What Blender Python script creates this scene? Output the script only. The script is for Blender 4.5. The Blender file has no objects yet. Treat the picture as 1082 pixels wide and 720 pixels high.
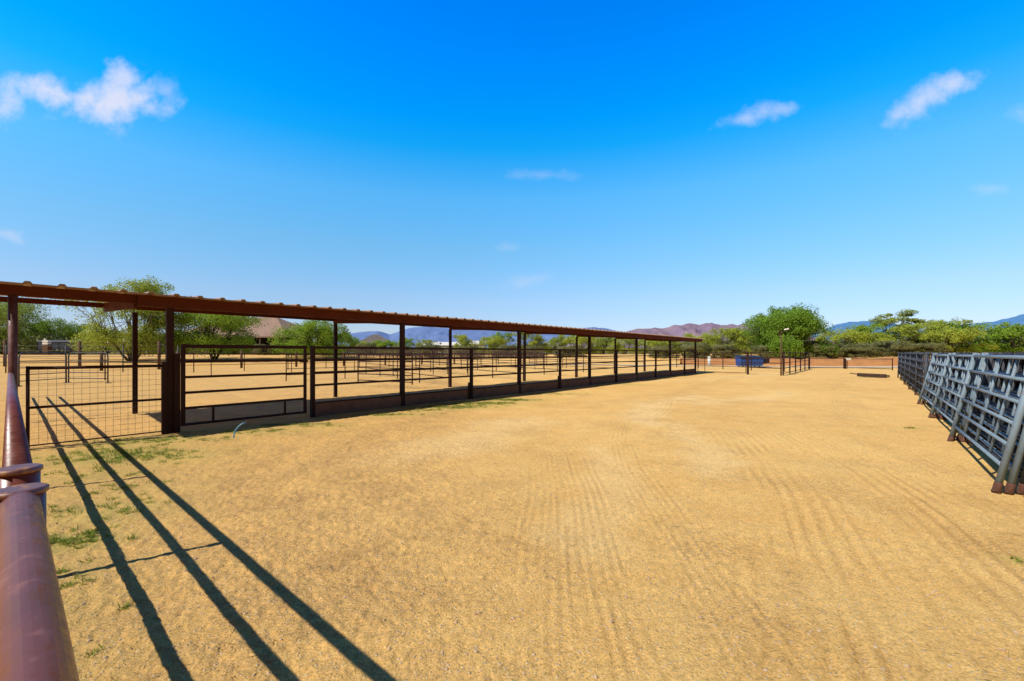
import bpy, math, random
import numpy as np
from mathutils import Vector, Matrix

SC = bpy.context.scene
COL = SC.collection
R = math.radians
H = 1.6                      # eye height
F = 450.0 / 1082.0           # focal length in picture widths
U0, V0 = 541.0, 373.0
D = Vector((0.6462, 0.7632, 0)); N = Vector((-0.7632, 0.6462, 0))
P0 = Vector((-6.8, 8.47, 0))
ROT = math.atan2(D.y, D.x)


def W(s, t, z=0.0):
    p = P0 + D * s + N * t
    return Vector((p.x, p.y, z))


def smooth(a, b, x):
    k = np.clip((np.asarray(x, float) - a) / (b - a), 0, 1)
    return k * k * (3 - 2 * k)


def gz(x, y):
    r = math.hypot(x, y)
    return float(1.25 * smooth(58, 96, r))


def at(u, depth, lift=0.0):
    x = (u - U0) / 450.0 * depth
    return Vector((x, depth, gz(x, depth) + lift))


def zv(v, depth):
    return H - (v - V0) / 450.0 * depth


# ------------------------------------------------------------------ noise
def vnoise(x, y, seed):
    x = np.asarray(x, float); y = np.asarray(y, float)
    xi = np.floor(x).astype(np.int64); yi = np.floor(y).astype(np.int64)
    xf = x - xi; yf = y - yi

    def h(a, b):
        n = (a * 374761393 + b * 668265263 + seed * 1442695041) & 0xFFFFFFFF
        n = ((n ^ (n >> 13)) * 1274126177) & 0xFFFFFFFF
        n = (n ^ (n >> 16)) & 0xFFFFFFFF
        return n / 4294967295.0
    ux = xf * xf * (3 - 2 * xf); uy = yf * yf * (3 - 2 * yf)
    a = h(xi, yi) * (1 - ux) + h(xi + 1, yi) * ux
    b = h(xi, yi + 1) * (1 - ux) + h(xi + 1, yi + 1) * ux
    return (a * (1 - uy) + b * uy) * 2 - 1


def fbm(x, y, seed, octs=4, gain=0.5):
    out = 0; amp = 1; f = 1
    for i in range(octs):
        out = out + amp * vnoise(x * f + 17.3 * i, y * f - 9.1 * i, seed + i)
        amp *= gain; f *= 2.03
    return out


# ------------------------------------------------------------------ mesh builder
class MB:
    def __init__(self):
        self.v = []; self.f = []; self.smooth = []

    def box(self, c, size, rz=0.0, mat=None):
        sx, sy, sz = [q / 2 for q in size]
        m = mat if mat is not None else Matrix.Rotation(rz, 3, 'Z')
        c = Vector(c); b = len(self.v)
        for x in (-sx, sx):
            for y in (-sy, sy):
                for z in (-sz, sz):
                    self.v.append(tuple(c + m @ Vector((x, y, z))))
        for q in ((0, 1, 3, 2), (4, 6, 7, 5), (0, 4, 5, 1), (2, 3, 7, 6), (0, 2, 6, 4), (1, 5, 7, 3)):
            self.f.append(tuple(b + i for i in q)); self.smooth.append(False)
        return self

    def bar(self, a, b, w, h):
        a = Vector(a); b = Vector(b); d = b - a
        L = d.length; d.normalize()
        up = Vector((0, 0, 1)) if abs(d.z) < 0.95 else Vector((1, 0, 0))
        side = up.cross(d).normalized(); up2 = d.cross(side)
        m = Matrix((d, side, up2)).transposed()
        return self.box((a + b) / 2, (L, w, h), mat=m)

    def tube(self, pts, r, n=8, caps=True):
        pts = [Vector(p) for p in pts]
        rs = r if isinstance(r, (list, tuple)) else [r] * len(pts)
        b = len(self.v); K = len(pts)
        prev = None
        for i, p in enumerate(pts):
            d = (pts[min(i + 1, K - 1)] - pts[max(i - 1, 0)]).normalized()
            if prev is None:
                ref = Vector((0, 0, 1)) if abs(d.z) < 0.9 else Vector((1, 0, 0))
                s = d.cross(ref).normalized()
            else:
                s = (prev - d * prev.dot(d)).normalized()
            prev = s
            q = d.cross(s)
            for k in range(n):
                a = 2 * math.pi * k / n
                self.v.append(tuple(p + (s * math.cos(a) + q * math.sin(a)) * rs[i]))
        for i in range(K - 1):
            for k in range(n):
                k2 = (k + 1) % n
                self.f.append((b + i * n + k, b + i * n + k2, b + (i + 1) * n + k2, b + (i + 1) * n + k))
                self.smooth.append(True)
        if caps:
            self.f.append(tuple(b + k for k in reversed(range(n)))); self.smooth.append(False)
            self.f.append(tuple(b + (K - 1) * n + k for k in range(n))); self.smooth.append(False)
        return self

    def face(self, pts, sm=False):
        b = len(self.v)
        self.v += [tuple(p) for p in pts]
        self.f.append(tuple(range(b, b + len(pts)))); self.smooth.append(sm)
        return self

    def prism(self, prof, a, b):
        """extrude a closed list of (y,z) from x=a to x=b"""
        base = len(self.v); n = len(prof)
        for x in (a, b):
            for (y, z) in prof:
                self.v.append((x, y, z))
        for k in range(n):
            k2 = (k + 1) % n
            self.f.append((base + k, base + k2, base + n + k2, base + n + k)); self.smooth.append(False)
        self.f.append(tuple(base + k for k in reversed(range(n)))); self.smooth.append(False)
        self.f.append(tuple(base + n + k for k in range(n))); self.smooth.append(False)
        return self

    def mesh(self, name, mat):
        me = bpy.data.meshes.new(name)
        me.from_pydata(self.v, [], self.f)
        me.polygons.foreach_set('use_smooth', self.smooth)
        if mat: me.materials.append(mat)
        me.update()
        return me

    def build(self, name, mat, parent=None):
        o = bpy.data.objects.new(name, self.mesh(name, mat))
        COL.objects.link(o)
        if parent: o.parent = parent
        return o


def tag(o, label, cat, group=None):
    o['label'] = label; o['category'] = cat
    if group: o['group'] = group
    return o


def empty(name, loc, rz, label, cat, group=None):
    o = bpy.data.objects.new(name, None)
    o.empty_display_size = 0.2
    COL.objects.link(o); o.location = loc; o.rotation_euler = (0, 0, rz)
    return tag(o, label, cat, group)


def copy_tree(o, loc=None, rz=None, label=None, parent=None):
    c = o.copy(); COL.objects.link(c)
    if parent: c.parent = parent
    if loc is not None: c.location = loc
    if rz is not None: c.rotation_euler = (0, 0, rz)
    if label: c['label'] = label
    for ch in list(o.children):
        copy_tree(ch, parent=c)
    return c


# ------------------------------------------------------------------ materials
def newmat(name):
    m = bpy.data.materials.new(name); m.use_nodes = True
    nt = m.node_tree
    return m, nt, nt.nodes['Principled BSDF']


def nd(nt, kind, **kw):
    n = nt.nodes.new(kind)
    for k, v in kw.items():
        if k in n.inputs.keys() if isinstance(k, str) else False:
            n.inputs[k].default_value = v
        else:
            setattr(n, k, v)
    return n


def noise(nt, scale, detail=4, vec=None, rough=0.55):
    n = nt.nodes.new('ShaderNodeTexNoise')
    n.inputs['Scale'].default_value = scale; n.inputs['Detail'].default_value = detail
    n.inputs['Roughness'].default_value = rough
    if vec is not None: nt.links.new(vec, n.inputs['Vector'])
    return n


def ramp(nt, fac, stops):
    n = nt.nodes.new('ShaderNodeValToRGB')
    cr = n.color_ramp
    while len(cr.elements) < len(stops): cr.elements.new(0.5)
    for e, (p, c) in zip(cr.elements, stops):
        e.position = p
        e.color = (c, c, c, 1) if isinstance(c, (int, float)) else (*c, 1)
    nt.links.new(fac, n.inputs['Fac'])
    return n


def mix(nt, fac, a, b, mode='MIX'):
    n = nt.nodes.new('ShaderNodeMix'); n.data_type = 'RGBA'; n.blend_type = mode
    n.clamp_factor = True
    for sock, val in ((n.inputs[0], fac), (n.inputs[6], a), (n.inputs[7], b)):
        if isinstance(val, (int, float)): sock.default_value = val
        elif isinstance(val, tuple): sock.default_value = (*val, 1)
        else: nt.links.new(val, sock)
    return n.outputs[2]


def bump(nt, bsdf, h, strength, dist):
    b = nt.nodes.new('ShaderNodeBump')
    b.inputs['Strength'].default_value = strength; b.inputs['Distance'].default_value = dist
    nt.links.new(h, b.inputs['Height']); nt.links.new(b.outputs[0], bsdf.inputs['Normal'])
    return b


def math_n(nt, op, a, b=None, clamp=False):
    n = nt.nodes.new('ShaderNodeMath'); n.operation = op; n.use_clamp = clamp
    for sock, val in ((n.inputs[0], a), (n.inputs[1], b)):
        if val is None: continue
        if isinstance(val, (int, float)): sock.default_value = val
        else: nt.links.new(val, sock)
    return n.outputs[0]


def metal(name, base, dark, patch, pscale=5.0, rough=0.5, spec=0.5, amount=(0.5, 0.68), bumpd=0.002):
    """weathered painted metal: two tones, worn patches, dust"""
    m, nt, b = newmat(name)
    tc = nt.nodes.new('ShaderNodeTexCoord').outputs['Object']
    n1 = noise(nt, pscale * 0.5, 5, tc); n2 = noise(nt, pscale * 3, 6, tc, 0.65); n3 = noise(nt, pscale * 14, 4, tc)
    c = mix(nt, ramp(nt, n1.outputs['Fac'], [(0.3, 0.0), (0.7, 1.0)]).outputs[0], dark, base)
    c = mix(nt, ramp(nt, n2.outputs['Fac'], [(amount[0], 0.0), (amount[1], 1.0)]).outputs[0], c, patch)
    c = mix(nt, math_n(nt, 'MULTIPLY', n3.outputs['Fac'], 0.35), c, dark)
    nt.links.new(c, b.inputs['Base Color'])
    rr = ramp(nt, n2.outputs['Fac'], [(0.3, rough - 0.1), (0.7, min(1, rough + 0.25))])
    nt.links.new(rr.outputs[0], b.inputs['Roughness'])
    b.inputs['Specular IOR Level'].default_value = spec
    bump(nt, b, n2.outputs['Fac'], 0.35, bumpd)
    return m


def simple(name, col, col2=None, scale=4.0, rough=0.8, bumpd=0.01, spec=0.3):
    m, nt, b = newmat(name)
    tc = nt.nodes.new('ShaderNodeTexCoord').outputs['Object']
    n1 = noise(nt, scale, 6, tc, 0.6)
    c = mix(nt, ramp(nt, n1.outputs['Fac'], [(0.32, 0.0), (0.68, 1.0)]).outputs[0], col, col2 or tuple(q * 0.65 for q in col))
    nt.links.new(c, b.inputs['Base Color'])
    b.inputs['Roughness'].default_value = rough; b.inputs['Specular IOR Level'].default_value = spec
    bump(nt, b, n1.outputs['Fac'], 0.4, bumpd)
    return m


def wood(name, col, col2, rough=0.85):
    m, nt, b = newmat(name)
    tc = nt.nodes.new('ShaderNodeTexCoord').outputs['Object']
    mp = nt.nodes.new('ShaderNodeMapping'); mp.inputs['Scale'].default_value = (1.2, 6, 14)
    nt.links.new(tc, mp.inputs['Vector'])
    n1 = noise(nt, 2.2, 8, mp.outputs[0], 0.65)
    c = mix(nt, ramp(nt, n1.outputs['Fac'], [(0.3, 0.0), (0.7, 1.0)]).outputs[0], col, col2)
    nt.links.new(c, b.inputs['Base Color']); b.inputs['Roughness'].default_value = rough
    b.inputs['Specular IOR Level'].default_value = 0.2
    bump(nt, b, n1.outputs['Fac'], 0.5, 0.006)
    return m


def leafmat(name, c1, c2, c3, radial=True):
    m, nt, b = newmat(name)
    geo = nt.nodes.new('ShaderNodeNewGeometry')
    tc = nt.nodes.new('ShaderNodeTexCoord').outputs['Object']
    n1 = noise(nt, 0.9, 3, tc); n2 = noise(nt, 7.0, 2, tc)
    c = mix(nt, ramp(nt, n1.outputs['Fac'], [(0.36, 0.0), (0.64, 1.0)]).outputs[0], c1, c2)
    c = mix(nt, ramp(nt, n2.outputs['Fac'], [(0.45, 0.0), (0.75, 1.0)]).outputs[0], c, c3)
    nt.links.new(c, b.inputs['Base Color'])
    # leaves of one clump face outward together, as real sprays do
    sb = nt.nodes.new('ShaderNodeVectorMath'); sb.operation = 'SUBTRACT'; nt.links.new(tc, sb.inputs[0]); sb.inputs[1].default_value = (0, 0, 2.2)
    nm = nt.nodes.new('ShaderNodeVectorMath'); nm.operation = 'NORMALIZE'; nt.links.new(sb.outputs[0], nm.inputs[0])
    vt = nt.nodes.new('ShaderNodeVectorTransform'); vt.vector_type = 'NORMAL'; vt.convert_from = 'OBJECT'; vt.convert_to = 'WORLD'; nt.links.new(nm.outputs[0], vt.inputs[0])
    ws = nt.nodes.new('ShaderNodeVectorMath'); ws.operation = 'SCALE'; ws.inputs['Scale'].default_value = 1.0; nt.links.new(vt.outputs[0], ws.inputs[0])
    ad = nt.nodes.new('ShaderNodeVectorMath'); ad.operation = 'ADD'; nt.links.new(ws.outputs[0], ad.inputs[0]); nt.links.new(geo.outputs['Normal'], ad.inputs[1])
    n_ = nt.nodes.new('ShaderNodeVectorMath'); n_.operation = 'NORMALIZE'; nt.links.new(ad.outputs[0], n_.inputs[0])
    if radial: nt.links.new(n_.outputs[0], b.inputs['Normal'])
    b.inputs['Roughness'].default_value = 0.6; b.inputs['Specular IOR Level'].default_value = 0.1
    tr = nt.nodes.new('ShaderNodeBsdfTranslucent'); nt.links.new(c, tr.inputs['Color'])
    ms = nt.nodes.new('ShaderNodeMixShader'); ms.inputs[0].default_value = 0.4
    out = nt.nodes['Material Output']
    nt.links.new(b.outputs[0], ms.inputs[1]); nt.links.new(tr.outputs[0], ms.inputs[2])
    nt.links.new(ms.outputs[0], out.inputs['Surface'])
    return m


M = {}
M['beam'] = metal('rust_red_beam_paint', (0.125, 0.028, 0.010), (0.08, 0.018, 0.007), (0.16, 0.05, 0.022), 2.2, 0.65, 0.12, (0.6, 0.8))
M['brown'] = metal('dark_brown_pipe_paint', (0.042, 0.013, 0.009), (0.026, 0.009, 0.007), (0.08, 0.026, 0.015), 4, 0.6, 0.2, (0.56, 0.75))
M['pipe'] = metal('worn_maroon_pipe', (0.22, 0.052, 0.034), (0.12, 0.028, 0.02), (0.25, 0.085, 0.055), 9, 0.32, 0.5, (0.54, 0.64), 0.0005)
M['maroon'] = metal('dark_maroon_pipe', (0.13, 0.045, 0.038), (0.085, 0.028, 0.024), (0.17, 0.08, 0.065), 5, 0.45, 0.4)
M['cap'] = metal('worn_maroon_cap', (0.22, 0.095, 0.08), (0.12, 0.04, 0.03), (0.38, 0.17, 0.06), 12, 0.4, 0.6, (0.52, 0.62), 0.0005)
M['roof'] = metal('tan_roof_sheet', (0.40, 0.25, 0.15), (0.28, 0.16, 0.09), (0.5, 0.38, 0.27), 1.5, 0.45, 0.5, (0.6, 0.8))
M['panelin'] = metal('inner_panel_painted_shade', (0.03, 0.033, 0.042), (0.02, 0.022, 0.028), (0.06, 0.04, 0.03), 6, 0.6, 0.3, (0.56, 0.68), 0.001)  # dark copy of panel steel: shade between stacked panels put into the colour
M['panelmid'] = metal('mid_panel_painted_shade', (0.055, 0.065, 0.08), (0.035, 0.04, 0.052), (0.10, 0.06, 0.04), 6, 0.55, 0.35, (0.56, 0.68), 0.001)  # half-dark copy, the stack's inner shade again put into the colour
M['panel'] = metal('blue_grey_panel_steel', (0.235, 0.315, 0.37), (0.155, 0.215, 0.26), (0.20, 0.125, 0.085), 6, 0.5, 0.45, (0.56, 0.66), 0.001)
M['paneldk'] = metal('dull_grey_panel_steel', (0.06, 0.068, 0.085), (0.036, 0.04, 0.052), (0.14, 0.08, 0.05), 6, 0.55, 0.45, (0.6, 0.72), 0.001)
M['foot'] = metal('rusty_panel_foot', (0.14, 0.055, 0.03), (0.075, 0.032, 0.022), (0.20, 0.13, 0.095), 10, 0.8, 0.2)
M['orange'] = metal('orange_rust', (0.42, 0.11, 0.04), (0.26, 0.07, 0.03), (0.5, 0.2, 0.1), 10, 0.8, 0.2)
M['galv'] = metal('galvanised_wire', (0.10, 0.09, 0.085), (0.06, 0.05, 0.05), (0.16, 0.12, 0.10), 9, 0.5, 0.4)
M['kick'] = simple('brown_kick_board', (0.25, 0.135, 0.085), (0.16, 0.088, 0.058), 3.0, 0.85, 0.004)
M['oldwood'] = wood('weathered_post_wood', (0.16, 0.09, 0.05), (0.07, 0.04, 0.025))
M['greywood'] = wood('grey_brown_board', (0.12, 0.085, 0.068), (0.06, 0.044, 0.036))
M['blue'] = metal('blue_dumpster_paint', (0.012, 0.07, 0.36), (0.01, 0.045, 0.22), (0.03, 0.12, 0.42), 2, 0.5, 0.5)
M['lid'] = simple('black_plastic_lid', (0.02, 0.022, 0.03), None, 4, 0.55)
M['white'] = simple('white_paint', (0.78, 0.77, 0.74), (0.6, 0.58, 0.54), 3, 0.6)
M['hose'] = simple('blue_hose_rubber', (0.12, 0.32, 0.52), (0.06, 0.22, 0.4), 20, 0.4, 0.001, 0.5)
M['drag'] = metal('dark_rusty_iron', (0.06, 0.035, 0.028), (0.03, 0.02, 0.018), (0.13, 0.07, 0.04), 5, 0.8, 0.2)
M['tile'] = simple('brown_roof_tile', (0.33, 0.22, 0.165), (0.24, 0.155, 0.12), 1.2, 0.9, 0.03)
M['greytile'] = simple('grey_roof_tile', (0.17, 0.15, 0.145), (0.11, 0.10, 0.10), 1.2, 0.9, 0.03)
M['stucco'] = simple('tan_stucco', (0.30, 0.22, 0.16), (0.24, 0.17, 0.12), 2, 0.95)
M['shadewall'] = simple('porch_shade_stucco', (0.10, 0.065, 0.045), (0.07, 0.045, 0.035), 2, 0.95)  # wall colour darkened to stand for the shade under the veranda
M['palestucco'] = simple('pale_stucco', (0.62, 0.58, 0.52), (0.5, 0.46, 0.42), 2, 0.95)
M['glass'] = simple('dark_window_glass', (0.06, 0.08, 0.10), (0.03, 0.04, 0.05), 1, 0.15, 0.0, 0.6)
M['trailer'] = simple('slate_blue_tarp', (0.032, 0.04, 0.062), (0.022, 0.027, 0.045), 1.3, 0.7, 0.04)
M['rubber'] = simple('black_rubber', (0.02, 0.02, 0.02), None, 6, 0.9)
M['bark'] = wood('mesquite_bark', (0.09, 0.062, 0.045), (0.035, 0.025, 0.02))
M['paleb'] = wood('palo_verde_bark', (0.17, 0.15, 0.075), (0.085, 0.072, 0.045))
M['leafY'] = leafmat('palo_verde_leaf', (0.42, 0.50, 0.06), (0.25, 0.33, 0.035), (0.53, 0.56, 0.11))
M['leafG'] = leafmat('mesquite_leaf', (0.21, 0.37, 0.035), (0.105, 0.22, 0.022), (0.32, 0.47, 0.06))
M['leafB'] = leafmat('bright_green_leaf', (0.30, 0.45, 0.035), (0.17, 0.30, 0.025), (0.40, 0.52, 0.07))
M['leafO'] = leafmat('olive_leaf', (0.36, 0.44, 0.07), (0.21, 0.275, 0.04), (0.48, 0.50, 0.12))
M['leafS'] = leafmat('grey_scrub_leaf', (0.28, 0.30, 0.12), (0.17, 0.185, 0.075), (0.38, 0.37, 0.18))
M['grass'] = leafmat('short_grass_blade', (0.34, 0.40, 0.07), (0.22, 0.31, 0.05), (0.48, 0.42, 0.14), False)
M['straw'] = leafmat('dry_straw', (0.52, 0.37, 0.15), (0.38, 0.25, 0.10), (0.60, 0.47, 0.25), False)
M['stone'] = simple('desert_gravel', (0.62, 0.46, 0.29), (0.36, 0.24, 0.15), 18, 0.9, 0.001)


# ------------------------------------------------------------------ ground
def polyline_dist(x, y, pts):
    best = np.full(x.shape, 1e9); side = np.zeros(x.shape); along = np.zeros(x.shape); acc = 0
    for (ax, ay), (bx, by) in zip(pts[:-1], pts[1:]):
        dx, dy = bx - ax, by - ay; L = math.hypot(dx, dy)
        k = np.clip(((x - ax) * dx + (y - ay) * dy) / (L * L), 0, 1)
        px, py = x - (ax + k * dx), y - (ay + k * dy)
        dd = np.hypot(px, py); sg = np.sign(dx * py - dy * px)
        m = dd < best
        best = np.where(m, dd, best); side = np.where(m, sg * dd, side); along = np.where(m, acc + k * L, along)
        acc += L
    return best, side, along


def spline(pts, n=10):
    out = []
    P = [pts[0]] + list(pts) + [pts[-1]]
    for i in range(1, len(P) - 2):
        for k in range(n):
            t = k / n
            out.append(tuple(0.5 * ((2 * P[i][j]) + (-P[i - 1][j] + P[i + 1][j]) * t + (2 * P[i - 1][j] - 5 * P[i][j] + 4 * P[i + 1][j] - P[i + 2][j]) * t * t
                                    + (-P[i - 1][j] + 3 * P[i][j] - 3 * P[i + 1][j] + P[i + 2][j]) * t ** 3) for j in (0, 1)))
    out.append(tuple(pts[-1]))
    return out


TRACKS = [  # centre line, half width, groove spacing, depth
    (spline([(0.30, 0.8), (0.38, 2.1), (0.55, 4.0), (0.70, 5.7), (0.72, 7.6), (0.35, 9.6), (-0.4, 11.2)]), 0.5, 0.08, 0.006),
    (spline([(1.9, 0.9), (2.5, 1.9), (3.3, 3.4), (4.1, 5.0), (4.9, 7.0), (5.4, 9.0), (5.3, 11.0), (4.2, 12.8), (2.4, 13.6)]), 1.4, 0.14, 0.017),
    (spline([(3.6, 1.5), (4.6, 3.0), (5.7, 5.0), (6.9, 7.4), (8.2, 10.0), (11, 14), (15.5, 20), (22, 28)]), 0.45, 0.10, 0.007),
    (spline([(1.2, 1.0), (1.4, 3.0), (1.7, 6.0), (2.4, 9.0), (4.0, 13), (8.6, 20), (15.6, 29)]), 0.30, 0.08, 0.006),
    (spline([(1.2, 8.6), (2.6, 9.6), (4.2, 12.0), (5.6, 15), (9.5, 21), (16, 29.5)]), 0.5, 0.14, 0.007),
]
DEBRIS = [  # darker litter lying in arcs
    (spline([(-1.7, 10.6), (-2.4, 9.3), (-2.75, 8.0), (-2.6, 6.6), (-2.0, 5.4), (-1.3, 4.8)]), 0.55, 0.9),
    (spline([(-3.9, 6.2), (-3.1, 5.2), (-2.6, 4.4)]), 0.8, 0.7), (spline([(-1.1, 3.2), (-0.7, 3.7), (-0.3, 4.3)]), 0.55, 0.9),
    (spline([(-0.9, 2.6), (-0.2, 3.0), (0.3, 3.6)]), 0.5, 0.5), (spline([(3.0, 8.4), (3.6, 9.4), (3.4, 10.2)]), 0.5, 0.6), (spline([(1.3, 2.0), (1.7, 2.6), (2.0, 3.4)]), 0.35, 0.5),
    (spline([(4.4, 3.6), (5.0, 4.4), (5.8, 5.2)]), 0.5, 0.5)]
PALE = [  # pale worn patches
    (spline([(3.2, 9.6), (3.4, 11.0), (4.4, 13.0), (6.5, 15.5)]), 0.8, 0.8), (spline([(-1.6, 7.0), (-0.6, 8.0), (0.0, 10.0)]), 1.2, 0.55),
    (spline([(5.5, 13.5), (8.0, 14.6), (11, 17)]), 0.9, 0.6), (spline([(8, 24), (13, 27), (20, 33)]), 2.2, 0.5), (spline([(0.6, 3.6), (1.2, 5.0), (1.4, 7.0)]), 0.5, 0.45),
    (spline([(2.6, 5.5), (3.2, 7.0), (3.3, 8.4)]), 0.5, 0.6)]
PATCHES = [  # x, y, rx, ry, blades, greenness
    (-3.75, 3.62, 0.3, 0.18, 900, 1.0), (-3.3, 3.05, 0.30, 0.2, 260, 0.5), (-4.1, 4.3, 0.45, 0.3, 420, 0.75), (-5.5, 5.6, 0.5, 0.3, 350, 0.6),
    (-6.2, 6.7, 0.8, 0.5, 2400, 1.0), (-5.4, 6.6, 0.6, 0.4, 700, 0.8), (-6.9, 7.6, 0.5, 0.35, 600, 0.8), (-6.4, 7.8, 0.45, 0.3, 520, 0.9),
    (-5.6, 7.9, 0.6, 0.3, 300, 0.5), (-4.6, 9.4, 0.8, 0.22, 900, 0.8), (-3.2, 11.0, 0.8, 0.22, 900, 0.8), (-2.4, 11.9, .5, .2, 700, .9),
    (-1.65, 12.55, 0.9, 0.3, 2200, 1.0), (-0.9, 13.3, 0.9, 0.35, 2800, 1.0), (0.0, 14.4, 0.8, 0.35, 2000, 1.0), (-5.3, 8.6, 0.9, 0.25, 700, 0.7), (1.7, 16.6, 0.9, 0.3, 420, 0.7),
    (-2.9, 2.6, 0.35, 0.3, 320, 0.35), (-2.4, 2.1, 0.4, 0.25, 300, 0.3), (-4.6, 5.0, 0.6, 0.4, 330, 0.4),
    (8.45, 8.95, 0.16, 0.08, 90, 0.8), (3.95, 3.3, 0.1, 0.07, 30, 0.6), (5.2, 21.5, 1.4, 0.35, 260, 0.6), (9.5, 26.5, 1.6, 0.35, 240, 0.5),
]


def ground_h(x, y):
    """height and masks of the near ground"""
    r = np.hypot(x, y)
    near = 1 - smooth(28, 55, r)
    base = 1.25 * smooth(58, 96, r)
    h = 0.022 * fbm(x * 0.35, y * 0.35, 3, 3) + 0.007 * fbm(x * 1.7, y * 1.7, 11, 3)
    lumps = fbm(x * 7, y * 7, 23, 3); fine = fbm(x * 23, y * 23, 31, 2)
    left = smooth(1.5, -1.5, x + 0.1 * y + 0.6 * fbm(x * .5, y * .5, 77, 2))          # rough clods on the left, raked on the right
    h = h + lumps * (0.0008 + 0.0045 * left) + fine * (0.0012 + 0.0058 * left)
    rut = np.zeros_like(x); pale = np.zeros_like(x)
    for pts, hw, sp, dep in TRACKS:
        dd, side, along = polyline_dist(x, y, pts)
        wob = 0.12 * fbm(along * 0.5, side * 2, 57, 2)
        m = smooth(hw * 1.15, hw * 0.7, dd + wob * hw)
        w = np.cos(2 * math.pi * (side + 0.02 * fbm(along * 0.8, side * 0, 91, 2)) / sp)
        gi = np.floor(side / sp + 0.5)
        amp_g = 0.35 + 0.65 * np.abs(np.sin(gi * 12.9898 + hw * 78.2)) ** 0.7
        amp_g = amp_g * np.clip(0.75 + 0.8 * fbm(along * 1.1, gi * 3.7, 41, 2), 0, 1.2)
        br = 0.65 + 0.35 * fbm(along * 1.6, side * 5, 63, 2); frag = np.clip(0.85 + 0.7 * fbm(x * .8, y * .8, 88, 3), 0, 1)
        h = h + m * dep * 0.75 * amp_g * w * np.clip(br, 0, 1) * frag - 0.003 * m
        rut = np.maximum(rut, m * (0.5 - 0.5 * w) * np.clip(br, 0, 1) * frag * amp_g)
    for pts, hw, amt in DEBRIS:
        dd, side, along = polyline_dist(x, y, pts)
        m = smooth(hw, 0.0, dd + hw * 0.5 * fbm(x * 2.2, y * 2.2, 15, 3))
        rut = np.maximum(rut, m * amt * np.clip(0.6 + 1.2 * fbm(x * 9, y * 9, 19, 3), 0, 1.4))
    for pts, hw, amt in PALE:
        dd, side, along = polyline_dist(x, y, pts)
        pale = np.maximum(pale, amt * smooth(hw, 0.0, dd + hw * 0.45 * fbm(x * 1.3, y * 1.3, 25, 3)))
    green = np.zeros_like(x)
    for (px, py, rx, ry, nb, gr) in PATCHES:
        q = ((x - px) / (rx * 1.5)) ** 2 + ((y - py) / (ry * 1.7)) ** 2
        green = np.maximum(green, gr * np.exp(-q))
    return base + h * near, rut * near, green, pale * near, left


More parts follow.
